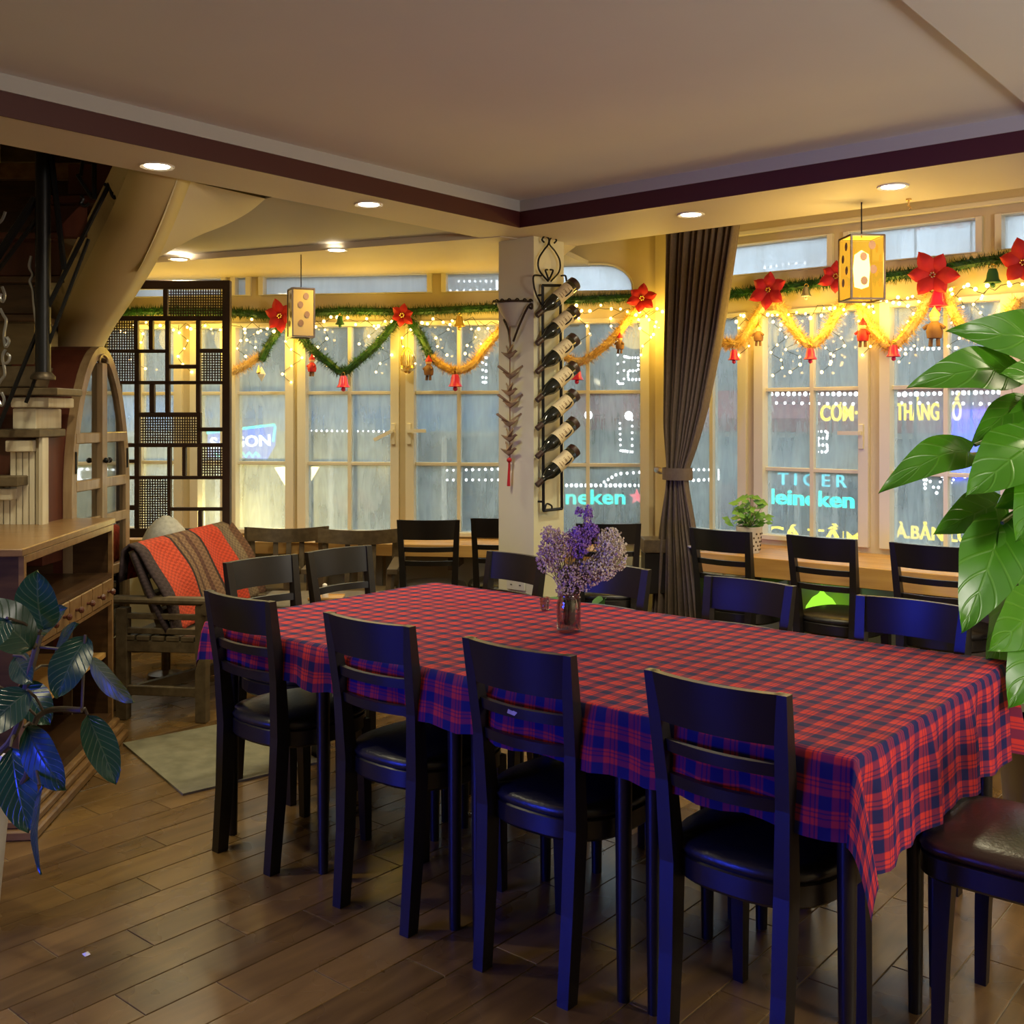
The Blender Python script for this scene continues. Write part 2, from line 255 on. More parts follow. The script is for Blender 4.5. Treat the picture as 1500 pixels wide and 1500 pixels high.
# ------------------------------------------------------------------ mesh helpers
class MB:
    def __init__(s): s.v = []; s.f = []; s.uv = {}
    def add(s, vs, fs, uvs=None):
        n = len(s.v); s.v += [Vector(v) for v in vs]
        for k, f in enumerate(fs):
            s.f.append([n+i for i in f])
            if uvs: s.uv[len(s.f)-1] = uvs[k]
        return s
    def box(s, c, size, rz=0, bev=0):
        cx, cy, cz = c; a, b, d = [q/2 for q in size]; R = Matrix.Rotation(rz, 3, 'Z')
        if bev:
            e = bev; vs = []
            for z, ins in ((-d, e), (-d+e, 0), (d-e, 0), (d, e)):
                for sx, sy in ((-1, -1), (1, -1), (1, 1), (-1, 1)): vs.append((sx*(a-ins), sy*(b-ins), z))
            fs = [(3, 2, 1, 0), (12, 13, 14, 15)]
            for k in range(3):
                for j in range(4): fs.append((4*k+j, 4*k+(j+1) % 4, 4*k+4+(j+1) % 4, 4*k+4+j))
        else:
            vs = [(x, y, z) for z in (-d, d) for x, y in ((-a, -b), (a, -b), (a, b), (-a, b))]
            fs = [(3, 2, 1, 0), (4, 5, 6, 7), (0, 1, 5, 4), (1, 2, 6, 5), (2, 3, 7, 6), (3, 0, 4, 7)]
        return s.add([R @ Vector(v)+Vector(c) for v in vs], fs)
    def bb(s, x0, x1, y0, y1, z0, z1, bev=0): return s.box(((x0+x1)/2, (y0+y1)/2, (z0+z1)/2), (abs(x1-x0), abs(y1-y0), abs(z1-z0)), 0, bev)
    def loft(s, rings, cap=True, close=True):
        n = len(rings[0]); vs = [p for r in rings for p in r]; fs = []
        for k in range(len(rings)-1):
            for j in range(n if close else n-1):
                fs.append((k*n+j, k*n+(j+1) % n, (k+1)*n+(j+1) % n, (k+1)*n+j))
        if cap: fs += [tuple(range(n))[::-1], tuple(range((len(rings)-1)*n, len(rings)*n))]
        return s.add(vs, fs)
    def lathe(s, prof, segs=16, c=(0, 0, 0), cap=True):
        c = Vector(c); return s.loft([[c+Vector((r*math.cos(t*2*math.pi/segs), r*math.sin(t*2*math.pi/segs), z)) for t in range(segs)] for r, z in prof], cap)
    def tube(s, pts, r, segs=8, cap=True):
        pts = [Vector(p) for p in pts]; rings = []; up = None
        for i, p in enumerate(pts):
            t = (pts[min(i+1, len(pts)-1)]-pts[max(i-1, 0)]).normalized()
            if up is None: up = t.orthogonal().normalized()
            up = (up-t*up.dot(t)); up = up.normalized() if up.length > 1e-5 else t.orthogonal().normalized()
            b = t.cross(up); rr = r[i] if isinstance(r, (list, tuple)) else r
            rings.append([p+up*rr*math.cos(a*2*math.pi/segs)+b*rr*math.sin(a*2*math.pi/segs) for a in range(segs)])
        return s.loft(rings, cap)
    def beam(s, a, b, w, h, up=(0, 0, 1), w2=None, h2=None):
        a, b = Vector(a), Vector(b); t = (b-a).normalized(); up = Vector(up); x = t.cross(up)
        x = x.normalized() if x.length > 1e-4 else Vector((1, 0, 0)); y = x.cross(t); w2 = w2 or w; h2 = h2 or h
        return s.loft([[p+x*sx*ww/2+y*sy*hh/2 for sx, sy in ((-1, -1), (1, -1), (1, 1), (-1, 1))] for p, ww, hh in ((a, w, h), (b, w2, h2))])
    def ball(s, c, r, segs=10, rings=6, sc=(1, 1, 1)):
        c = Vector(c); rs = []
        for k in range(rings+1):
            t = -math.pi/2+math.pi*k/rings; q = max(math.cos(t), .02)
            rs.append([c+Vector((r*sc[0]*q*math.cos(a*2*math.pi/segs), r*sc[1]*q*math.sin(a*2*math.pi/segs), r*sc[2]*math.sin(t))) for a in range(segs)])
        return s.loft(rs)
    def prism(s, poly, z0, z1):
        n = len(poly); vs = [(p[0], p[1], z0) for p in poly]+[(p[0], p[1], z1) for p in poly]
        return s.add(vs, [tuple(range(n))[::-1], tuple(range(n, 2*n))]+[(j, (j+1) % n, n+(j+1) % n, n+j) for j in range(n)])
    def grid(s, nu, nv, fn, uvf=None):
        vs = []; fs = []; us = []
        for i in range(nu+1):
            for j in range(nv+1): vs.append(fn(i/nu, j/nv))
        q = nv+1
        for i in range(nu):
            for j in range(nv):
                fs.append((i*q+j, (i+1)*q+j, (i+1)*q+j+1, i*q+j+1))
                if uvf: us.append([uvf(i/nu, j/nv), uvf((i+1)/nu, j/nv), uvf((i+1)/nu, (j+1)/nv), uvf(i/nu, (j+1)/nv)])
        return s.add(vs, fs, us or None)
    def mesh(s, name, mat, smooth=False):
        me = bpy.data.meshes.new(name); me.from_pydata([tuple(v) for v in s.v], [], s.f)
        if s.uv:
            ul = me.uv_layers.new(name='UVMap')
            for fi, u in s.uv.items():
                for k, li in enumerate(me.polygons[fi].loop_indices): ul.data[li].uv = u[k]
        me.materials.append(mat)
        bm = bmesh.new(); bm.from_mesh(me)
        if not s.uv: bmesh.ops.recalc_face_normals(bm, faces=bm.faces)
        bm.to_mesh(me); bm.free()
        if smooth:
            for p in me.polygons: p.use_smooth = True
            if smooth != 'all':
                try: me.set_sharp_from_angle(angle=math.radians(40))
                except Exception: pass
        me.update(); return me
    def build(s, name, mat, parent=None, smooth=False, loc=None, label=None):
        o = bpy.data.objects.new(name, s.mesh(name, mat, smooth)); COL.objects.link(o)
        if parent: o.parent = parent
        if loc: o.location = loc
        if label: o['label'] = label
        return o
def tag(o, label, cat, group=None, kind=None):
    if label: o['label'] = label
    if cat: o['category'] = cat
    if group: o['group'] = group
    if kind: o['kind'] = kind
    return o
def thing(name, label, cat, loc=(0, 0, 0), rz=0, group=None):
    o = bpy.data.objects.new(name, None); COL.objects.link(o); o.location = loc; o.rotation_euler = (0, 0, rz); o.empty_display_size = .1
    return tag(o, label, cat, group)
def struct(o, label=None):
    o['kind'] = 'structure'
    if label: o['label'] = label
    return o
def inst(me, name, parent=None, loc=(0, 0, 0), rot=(0, 0, 0), sc=None):
    o = bpy.data.objects.new(name, me); COL.objects.link(o); o.location = loc; o.rotation_euler = rot
    if sc: o.scale = sc
    if parent: o.parent = parent
    return o
def dup(root, loc, rz, label, group=None):
    r = root.copy(); COL.objects.link(r); r.location = loc; r.rotation_euler = (0, 0, rz); r['label'] = label
    if group: r['group'] = group
    for ch in list(root.children):
        c = ch.copy(); COL.objects.link(c); c.parent = r
        for g in list(ch.children):
            d = g.copy(); COL.objects.link(d); d.parent = c
    return r
def crom(pts, n=8):
    pts = [Vector(p) for p in pts]; out = []
    for i in range(len(pts)-1):
        p0, p1, p2, p3 = pts[max(i-1, 0)], pts[i], pts[i+1], pts[min(i+2, len(pts)-1)]
        for k in range(n):
            t = k/n; out.append(.5*((2*p1)+(p2-p0)*t+(2*p0-5*p1+4*p2-p3)*t*t+(3*p1-p0-3*p2+p3)*t**3))
    out.append(pts[-1]); return out
def lerp(tab, x):
    for (a, b), (c, d) in zip(tab, tab[1:]):
        if x <= c: return b+(d-b)*max(0, (x-a))/(c-a)
    return tab[-1][1]
def text(name, body, size, loc, rot, mat, parent=None, ext=.01, bold=0, align='CENTER'):
    c = bpy.data.curves.new(name, 'FONT'); c.body = body; c.size = size; c.extrude = ext; c.offset = bold; c.align_x = align; c.align_y = 'CENTER'; c.resolution_u = 3
    c.materials.append(mat); t_ = bpy.data.objects.new(name, c); COL.objects.link(t_); bpy.context.view_layer.update()
    me = bpy.data.meshes.new_from_object(t_.evaluated_get(bpy.context.evaluated_depsgraph_get())); bpy.data.objects.remove(t_); bpy.data.curves.remove(c)
    if not me.materials: me.materials.append(mat)
    o = bpy.data.objects.new(name, me); COL.objects.link(o); o.location = loc; o.rotation_euler = rot
    if parent: o.parent = parent
    return o
# ================================================================== STRUCTURE
# ---- floor
fl = struct(MB().bb(-9, 3.2, -3.7, 8.2, -.10, -.003).build('floor', grout), 'glossy wood-look plank tile floor')
tme = MB().box((0, 0, -.003), (TW-.0035, TL-.0035, .006), 0, .0012).mesh('floor_tile', tilem)
cands = []
for i in range(0, 86):
    for j in range(-9, 14):
        x = TX0+(i+.5)*TW; y = (j+.5)*TL+(i*.2) % .6
        p = proj((x, y, 0))
        if y > 5.70 or p[2] > 6.95 or x > 3.1 or y < -3.4: continue
        seen = p[2] > 1.0 and -120 < p[0] < 1620 and p[1] < 1640
        cands.append((p[2] if seen else 50+p[2], x, y))
cands.sort(); far = MB()
for k, (d, x, y) in enumerate(cands):
    if k < 290: inst(tme, 'floor_tile', fl, (x, y, 0))
    else: far.box((x, y, -.003), (TW-.0035, TL-.0035, .006), 0, .0012)
o = far.build('floor_tile_field', tilem, fl); o['kind'] = 'stuff'
# ---- window walls
LA, LB = C(-3.2, 7.29), C(.11, 6.82); MBp = C(.974, 6.71); RA = Vector((MBp.x, 5.77, 0)); RB = Vector((3.2, 5.77, 0))
BLOCK_Z = 4.0
WN = [0]
def window_wall(name, A, B, wins, label):
    u = (B-A).normalized(); rz = math.atan2(u.y, u.x); n = Vector((-u.y, u.x, 0)); Lw = (B-A).length
    U = lambda x: (PPL(x, HY, A, n)-A).dot(u)
    ops = []
    for q in wins: ops.append((U(q['x'][0]), U(q['x'][1]), q['z'][0], q['z'][1]))
    us = sorted({0, Lw, *[round(a, 4) for o in ops for a in o[:2]]}); zs = sorted({0, BLOCK_Z, *[o[2] for o in ops], *[o[3] for o in ops]})
    mb = MB()
    for a, b in zip(us, us[1:]):
        run = None
        for c, d in zip(zs, zs[1:]):
            hole = any(o[0]-1e-3 < (a+b)/2 < o[1]+1e-3 and o[2] < (c+d)/2 < o[3] for o in ops)
            if not hole: run = (run[0], d) if run else (c, d)
            if hole or d == zs[-1]:
                if run: mb.bb(a, b, 0, .13, run[0], run[1])
                run = None
    wo = struct(mb.build(name, cream, None, loc=A), label); wo.rotation_euler = (0, 0, rz)
    for q, (a, b, c, d) in zip(wins, ops):
        WN[0] += 1
        w = thing('window_%d' % WN[0], None, None, A, rz); struct(w, q.get('label'))
        gm = q.get('glass', fog); fw = q.get('fw', .032)
        if q.get('arch'):
            R = (d-c)*.95; pts = [(a, c), (b, c)]+[(b-R*1.25+R*1.25*math.cos(t*math.pi/16), d-R+R*math.sin(t*math.pi/16)) for t in range(9)]+[(a, d)]
            MB().add([(x, .05, z) for x, z in pts]+[(x, .056, z) for x, z in pts], [tuple(range(len(pts)))[::-1], tuple(range(len(pts), 2*len(pts)))]).build('pane', gm, w)
            corner = [(b, d)]+[p for p in pts[2:11]]
            m_ = MB(); k = len(corner)
            m_.add([(x, .001, z) for x, z in corner]+[(x, .129, z) for x, z in corner], [(0, i, i+1) for i in range(1, k-1)]+[(k, k+i+1, k+i) for i in range(1, k-1)]+[(i, i+1, k+i+1, k+i) for i in range(1, k-1)])
            m_.build('arch_corner', cream, w)
            MB().tube([(x, .0, z) for x, z in pts[1:]], .008, 6).build('arch_trim', creamf, w)
            continue
        if fw:
            for nm, x0, x1, z0, z1 in (('sash_stile', a, a+fw, c, d), ('sash_stile', b-fw, b, c, d), ('sash_rail', a+fw, b-fw, c, c+fw), ('sash_rail', a+fw, b-fw, d-fw, d)):
                MB().bb(x0-.012, x1+.012, -.028+(.003 if nm == 'sash_rail' else 0), .09-(.002 if nm == 'sash_rail' else 0), z0+(.001 if nm == 'sash_rail' else 0), z1-(.001 if nm == 'sash_rail' else 0), .004).build(nm, creamf, w)
        ia, ib, ic, id_ = a+fw, b-fw, c+fw, d-fw
        zc = [ic]+q.get('rows', [])+[id_]; nc = q.get('cols', 1); xc = [ia+(ib-ia)*k/nc for k in range(nc+1)]
        for z in zc[1:-1]: MB().bb(ia, ib, .012, .075, z-.011, z+.011, .003).build('muntin', creamf, w)
        for x in xc[1:-1]: MB().bb(x-.011, x+.011, .010, .077, ic, id_, .003).build('muntin', creamf, w)
        for x0, x1 in zip(xc, xc[1:]):
            for z0, z1 in zip(zc, zc[1:]):
                MB().bb(x0, x1, .042, .048, z0, z1).build('pane', gm, w)
        for hx in q.get('handle', []):
            h = MB().bb(U(hx)-.013, U(hx)+.013, -.045, -.026, 1.28, 1.42, .004).build('handle_plate', creamf, w)
            s_ = q['hdir']; MB().beam((U(hx), -.05, 1.37), (U(hx), -.07, 1.37), .018, .018).build('handle_spindle', creamf, h)
            MB().beam((U(hx), -.068, 1.37), (U(hx)+s_*.12, -.068, 1.37-(q.get('hdrop', 0))), .016, .022).build('handle_lever', creamf, h)
    return wo, U, rz
RW = [1.152, 1.62]
LWz, MWz, RWz = (.68, 2.09), (.66, 2.09), (.735, 2.09)
wl, UL, rzL = window_wall('wall_window_left', LA, LB, [
    dict(x=(143, 266), z=LWz, rows=RW, cols=2, label='misted casement behind the lattice screen'), dict(x=(283, 334), z=LWz, rows=RW, label='narrow misted casement behind the screen post'),
    dict(x=(338, 429), z=LWz, rows=RW, label='misted casement showing the blue sign'), dict(x=(440, 583), z=LWz, rows=RW, cols=2, handle=[578], hdir=-1, hdrop=.06, label='misted casement with drooping white lever handle'),
    dict(x=(598, 746), z=LWz, rows=RW, cols=2, handle=[601], hdir=1, label='misted casement beside the pillar with level handle'),
    dict(x=(190, 330), z=(2.27, 2.40), glass=foghigh, fw=.008), dict(x=(342, 366), z=(2.27, 2.40), glass=foghigh, fw=.008), dict(x=(383, 631), z=(2.27, 2.40), glass=foghigh, fw=.008), dict(x=(650, 745), z=(2.27, 2.40), glass=foghigh, fw=.008)], 'cream wall with misted casements and green garland')
wm, UM, rzM = window_wall('wall_window_middle', LB, MBp, [
    dict(x=(775, 948), z=MWz, rows=RW, cols=2, label='misted casement between pillar and curtain'), dict(x=(781, 927), z=(2.27, 2.44), glass=foghigh, arch=True, label='arched transom beside the pillar')], 'cream wall between pillar and curtain')
wr, UR, rzR = window_wall('wall_window_right', RA, RB, [
    dict(x=(990, 1093), z=RWz, rows=[], cols=2, label='narrow casement behind the curtain'), dict(x=(1110, 1271), z=RWz, rows=RW, cols=2, handle=[1265], hdir=-1, label='misted casement right of the curtain'),
    dict(x=(1294, 1481), z=RWz, rows=RW, cols=2, label='misted casement behind the big-leaved plant'), dict(x=(1489, 1668), z=RWz, rows=RW, cols=2),
    dict(x=(1000, 1219), z=(2.31, 2.50), glass=foghigh, fw=.008), dict(x=(1241, 1437), z=(2.31, 2.50), glass=foghigh, fw=.008), dict(x=(1463, 1640), z=(2.31, 2.50), glass=foghigh, fw=.008)], 'cream wall with misted casements on the right')
# dado panels, ledge mouldings under transoms
def dado(name, A, B, z1, rz):
    n = int((B-A).length/.42); Lw = (B-A).length; r = thing(name, None, None, A, rz); struct(r)
    for k in range(n): MB().bb(k*Lw/n+.012, (k+1)*Lw/n-.012, -.02, -.001, .02, z1, .006).build('dado_panel', whitep, r)
dado('trim_1', LA, LB, .60, rzL); dado('trim_2', LB, MBp, .58, rzM); dado('trim_3', RA, RB, .58, rzR)
for k, (A, B, rz, zz) in enumerate(((LA, LB, rzL, 2.43), (RA, RB, rzR, 2.545))):
    o = struct(MB().bb(0, (B-A).length, -.03, 0, zz, zz+.03, .006).build('trim_%d' % (k+4), creamf, loc=A)); o.rotation_euler = (0, 0, rz)
# ---- other walls
struct(MB().bb(3.2, 3.32, -3.7, 5.9, 0, BLOCK_Z).build('wall_right', cream)); struct(MB().bb(-9, 3.32, -3.82, -3.7, 0, BLOCK_Z).build('wall_back', cream))
wp = [C(-2.9, 7.4), C(-2.9, 3.0), C(-6.5, 3.0), Vector((C(-6.5, 3.0).x, -3.8, 0))]
for A, B in zip(wp, wp[1:]):
    o_ = Vector((-.06, .06, 0)); struct(MB().prism([(A.x, A.y), (B.x, B.y), (B.x+o_.x, B.y+o_.y), (A.x+o_.x, A.y+o_.y)], 0, BLOCK_Z).build('wall_left', cream))
# pillar
PXl, PXr, PYf, PYb = -3.69, -3.45, 4.287, 4.545
struct(MB().bb(PXl, PXr, PYf, PYb, 0, 2.42, .006).build('wall_pillar', pillarm), 'square plaster pillar behind the table')
# ---- ceiling
SX0, SX1, SY0, SY1, ZS, ZC = -3.70, -3.35, 4.05, 4.68, 2.40, 2.53
struct(MB().bb(-9, 3.4, -3.8, 9, BLOCK_Z, BLOCK_Z+.1).build('ceiling_light_block', greyps))  # unseen slab added over everything to keep sky light from leaking in
struct(MB().bb(SX1, 3.2, -3.7, SY0, ZC, ZC+.05).build('ceiling', mauve), 'mauve grey recessed tray ceiling')
struct(MB().bb(-.97, 3.2, -3.7, SY0, ZC-.014, ZC).build('ceiling_panel', mauve))
struct(MB().bb(SX0, SX1, -3.7, SY1, ZS, ZC+.06).build('ceiling_soffit_left', soffitm)); struct(MB().bb(SX1, 3.2, SY0, SY1, ZS, ZC+.06).build('ceiling_soffit_back', soffitm))
struct(MB().bb(SX1, SX1+.006, -3.7, SY0, ZS-.002, ZS+.076).build('trim_6', redp), 'maroon band on the tray edge'); struct(MB().bb(SX1+.006, 3.2, SY0-.006, SY0, ZS-.002, ZS+.076).build('trim_7', redp))
struct(MB().bb(SX1+.001, SX1+.012, -3.7, SY0, ZS+.076, ZC).build('trim_8', greyps)); struct(MB().bb(SX1+.012, 3.2, SY0-.012, SY0, ZS+.076, ZC).build('trim_9', greyps))
struct(MB().bb(SX0+.06, 3.2, SY1, 5.77, 2.68, 2.72).build('ceiling_window_bay', soffitm))
# ceiling left of the pillar, its lack of light painted in as grey, lit ledge along the windows
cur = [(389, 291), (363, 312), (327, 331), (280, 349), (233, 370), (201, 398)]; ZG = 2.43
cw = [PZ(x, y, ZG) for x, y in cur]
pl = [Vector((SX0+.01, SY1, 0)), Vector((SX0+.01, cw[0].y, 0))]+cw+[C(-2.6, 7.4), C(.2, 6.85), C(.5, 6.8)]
struct(MB().prism([(p.x, p.y) for p in pl], ZG, ZG+.03).build('ceiling_bay', greyps), 'flat ceiling of the stair bay, shade painted in as grey')
e0, e1 = PZ(200, 386, ZS), PZ(733, 346, ZS)
pl = [e0, e1, C(.35, 5.8), C(.2, 6.83), C(-2.6, 7.25)]
struct(MB().prism([(p.x, p.y) for p in pl], ZS-.004, ZG+.01).build('ceiling_ledge', soffitm))
# ================================================================== OUTSIDE
struct(MB().bb(-30, 20, 2, 40, -.6, -.55).build('ground_outside', M('wet_street', (.10, .11, .12), .35)))
fac = M('street_facade', (.20, .22, .22), .8, col2=(.28, .30, .30), nscale=1.5); fac2 = M('street_facade_dark', (.12, .13, .12), .8, col2=(.2, .2, .18), nscale=1.5)
glz = M('street_window', (.05, .08, .12), .2); awn = M('awning_red', (.28, .06, .05), .7); awnb = M('awning_blue', (.08, .22, .45), .7); roofm = M('roof_tiles', (.16, .12, .09), .8)
def shop(label, loc, rz, wid, hei, mat, nwin, am, roof=False):
    r = thing('shop_building', label, 'building', loc, rz)
    MB().bb(0, wid, 0, 3, -.6, hei).build('wall', mat, r)
    for k in range(nwin):
        x0 = wid*(k+.18)/nwin; x1 = wid*(k+.82)/nwin
        f = MB().bb(x0-.06, x1+.06, -.05, .02, .05, 1.3).build('window_frame', whitef, r); MB().bb(x0, x1, -.06, -.05, .1, 1.25).build('pane', glz, f)
    a = MB(); a.add([(0, 0, 1.75), (wid, 0, 1.75), (wid, -.9, 1.45), (0, -.9, 1.45), (0, 0, 1.70), (wid, 0, 1.70), (wid, -.9, 1.32), (0, -.9, 1.32)], [(0, 1, 2, 3), (7, 6, 5, 4), (3, 2, 6, 7), (0, 3, 7, 4), (1, 5, 6, 2)]); a.build('awning', am, r)
    if roof:
        m_ = MB(); m_.add([(-.5, -.6, hei), (wid+.5, -.6, hei), (wid+.5, 3.5, hei), (-.5, 3.5, hei), (wid*.3, 1.5, hei+1.5), (wid*.7, 1.5, hei+1.5)], [(0, 1, 5, 4), (1, 2, 5), (2, 3, 4, 5), (3, 0, 4), (3, 2, 1, 0)]); m_.build('roof', roofm, r)
    return r
shop('grey shop across the street behind the yellow neon letters', (-8.5, 10.3, 0), 0, 10.5, 2.85, fac, 8, awn)
p = C(-4.6, 11.5); shop('low house with tiled hip roof behind the blue sign', p, ANG, 4.9, 2.55, fac2, 4, awnb, True)
p = C(.75, 13); shop('small kiosk with blue awning behind the pillar window', p, ANG, 2.4, 1.7, fac, 3, awnb)
# neon signs
def fit(o, wid, hei):
    v = o.data.vertices; xs = [q.co.x for q in v]; ys = [q.co.y for q in v]; a, b = wid/(max(xs)-min(xs)), hei/(max(ys)-min(ys)); cx, cy = (max(xs)+min(xs))/2, (max(ys)+min(ys))/2
    for q in v: q.co.x = (q.co.x-cx)*a; q.co.y = (q.co.y-cy)*b
def sign_R(name, label, body, x0, x1, y0, y1, Y, mat, bold=.01):
    a, b = PY(x0, (y0+y1)/2, Y), PY(x1, (y0+y1)/2, Y); p = (a+b)/2; d = proj(p)[2]; r = thing(name, label, 'sign', p)
    fit(text('lettering', body, .25, (0, 0, 0), (math.pi/2, 0, 0), mat, r, .012, bold), (b-a).length, (y1-y0)*d/F)
    n = 2 if (b-a).length > .5 else 1
    for s_ in ((-.4, .4) if n == 2 else (0,)): MB().bb(s_*(b-a).length-.008, s_*(b-a).length+.008, .012, .03, -p.z-.55, 0).build('support_post', iron, r)
    return r
sign_R('neon_sign', 'yellow neon word seen through window right of the curtain', 'CƠM·', 1202, 1256, 589, 617, 9.2, yelE, .004)
sign_R('neon_sign', 'yellow neon two-word sign behind the big-leaved plant', 'THẮNG CỐ', 1313, 1408, 575, 616, 9.2, yelE, .004)
sign_R('neon_sign', 'low yellow neon words above the counter, right of curtain', 'CÁ TẦM', 1124, 1262, 765, 792, 8.4, yelE, .004)
sign_R('neon_sign', 'low yellow neon words beyond chair nearest the big plant', 'GÀ.BẢN·LỢN', 1296, 1440, 765, 797, 8.4, yelE, .004)
sign_R('neon_sign', 'faint pink lettering high in the transom', 'An Đông H', 1330, 1432, 318, 338, 9.0, pinkE, 0)
sign_R('neon_sign', 'teal neon brewery name seen right of the curtain', 'Heineken', 1112, 1251, 718, 741, 8.0, tealE, .005)
sign_R('neon_sign', 'small cyan neon letters over teal brewery name', 'T I G E R', 1140, 1240, 694, 712, 8.1, cyanE, 0)
p = PD(868, 728, 9.2); r = thing('neon_sign', 'teal neon brewery name with red star between pillar and curtain', 'sign', p, ANG)
fit(text('lettering', 'Heineken', .25, (-.13, 0, 0), (math.pi/2, 0, 0), tealE, r, .012, .005), 140*9.2/F, 22*9.2/F)
MB().bb(-.4, -.38, .012, .03, -p.z-.55, 0).build('support_post', iron, r); MB().bb(.2, .22, .012, .03, -p.z-.55, 0).build('support_post', iron, r)
st = [(.07*(1 if k % 2 == 0 else .45)*math.sin(k*math.pi/5), .07*(1 if k % 2 == 0 else .45)*math.cos(k*math.pi/5)) for k in range(10)]
MB().add([(.385+a, -.01, b) for a, b in st]+[(.385+a, .01, b) for a, b in st], [tuple(range(10)), tuple(range(10, 20))]+[(k, (k+1) % 10, 10+(k+1) % 10, 10+k) for k in range(10)]).build('star', redE, r)
p = PD(353, 647, 9.6); q = 9.6/F; r = thing('neon_sign', 'blue neon beer sign beside the lattice screen', 'sign', p, ANG)
bd = [(-52, -20), (50, 8+18), (49, 2), (44, -22), (-50, -26)]
bd = [(-50, 12), (50, 24), (48, -6), (36, -26), (-52, -22)]
MB().add([(a*q, .03, b*q) for a, b in bd]+[(a*q, .07, b*q) for a, b in bd], [(0, 1, 2, 3, 4), (9, 8, 7, 6, 5)]+[(k, (k+1) % 5, 5+(k+1) % 5, 5+k) for k in range(5)]).build('board', blueE, r)
fit(text('lettering', 'SAIGON', .25, (-1*q, 0, 0), (math.pi/2, math.radians(-3), 0), letE, r, .01, .005), 88*q, 17*q)
MB().bb(-.01, .01, .07, .09, -p.z-.55, 0).build('support_post', iron, r)
MB().tube([(-50*q, 0, 13*q), (49*q, 0, 25*q), (50*q, 0, 22*q), (47*q, 0, 0)], .012, 6).build('neon_tube', tealE, r)
MB().tube([((-38+k*5)*q, 0, (-19+3*(-1)**k)*q) for k in range(14)], .012, 6).build('neon_tube', tealE, r)
# outdoor lamp
p = PD(435, 700, 8.6); r = thing('outdoor_wall_lamp', 'glowing cone-shaped lamp outside low in misted window', 'lamp', p)
MB().lathe([(.05, -.14), (.18, .085), (.17, .085), (.04, -.13)], 18).build('shade', warmE, r); MB().tube([(0, 0, -.14), (0, 0, -1.0)], .02).build('stem', iron, r)
lamp('outdoor_wall_lamp_glow', 'POINT', tuple(C(0, -.75))[:2]+(-.25,), 20, (1, .72, .22), r, shadow_soft_size=.1)
# bulb strings
bme = MB().ball((0, 0, 0), 1, 6, 4).mesh('bulb', whiteE)
def string(label, pts, d, n, r=.014):
    P = [PD(x, y, d) for x, y in pts]; z0 = -.55; root = thing('string_lights', label, 'string lights', P[0], 0, 'light strings along the street')
    P = [q-P[0] for q in P]; MB().tube(P, .004, 4).build('wire', iron, root)
    for e in (P[0], max(P, key=lambda v: v.length)): MB().tube([e, (e.x, e.y+.02, z0-root.location.z)], .006, 5).build('pole', iron, root)
    for k in range(n):
        t = k/(n-1)*(len(P)-1); i = min(int(t), len(P)-2); inst(bme, 'bulb', root, P[i].lerp(P[i+1], t-i), sc=(r*random.uniform(.8, 1.2),)*3)
string('white bulb row above yellow neon right of the curtain', [(1122, 577), (1262, 577)], 9.3, 18, .02); string('white bulb row above the two-word yellow neon', [(1308, 578), (1472, 574)], 8.9, 20, .02)
string('lower white bulb row behind yellow neon right of curtain', [(1125, 590), (1262, 592)], 9.4, 12); string('lower white bulb row beyond the big-leaved plant', [(1308, 590), (1475, 592)], 9.0, 14)
string('icicle lights hanging low behind the big-leaved plant', [(1352, 697), (1355, 715), (1358, 697), (1372, 722), (1380, 698), (1390, 712), (1400, 698), (1440, 700)], 8.3, 22, .011)
string('white bulb row above pink bell window near the plant', [(1310, 512), (1400, 510)], 9.6, 12)
string('bulb row seen in transom next to curtain', [(1120, 392), (1160, 386), (1217, 383)], 9.6, 10)
string('bulb row over the teal name between pillar and curtain', [(830, 711), (937, 711)], 9.4, 16, .016); string('arched bulb row over red star by the curtain', [(885, 706), (905, 694), (937, 692)], 9.3, 8, .016)
string('bulb columns high between pillar and curtain', [(905, 520), (905, 562), (914, 562), (914, 522), (922, 524), (935, 524), (935, 543), (920, 543), (920, 556), (937, 556)], 9.8, 30, .012)
string('two bright bulbs mid window beside the curtain', [(862, 608), (921, 609)], 9.6, 2, .045); string('drooping bulb columns beside the curtain fold', [(908, 620), (909, 660), (926, 662), (926, 615)], 9.7, 16, .012)
string('bulb rows low in window left of the pillar', [(655, 689), (733, 687), (733, 703), (655, 703)], 9.5, 26, .011); string('thin bulb row across casement with drooping handle', [(456, 631), (570, 632)], 10.2, 16, .010)
string('bulb column beside hanging birds left of pillar', [(707, 520), (707, 560), (712, 560), (712, 524)], 9.5, 12, .012); string('bulb rows behind the curtain lower half', [(1008, 688), (1052, 688), (1052, 702), (1008, 704)], 8.9, 18, .013)
string('bright bulbs in transom left of the pillar', [(672, 412), (728, 412), (728, 424), (660, 426)], 9.8, 22, .013)
string('dotted light panel between neon words and teal name', [(1197, 632), (1212, 632), (1212, 642), (1198, 642), (1198, 652), (1212, 652), (1212, 662), (1198, 662)], 9.4, 18, .012)
# ================================================================== OBJECTS
RZ = ANG
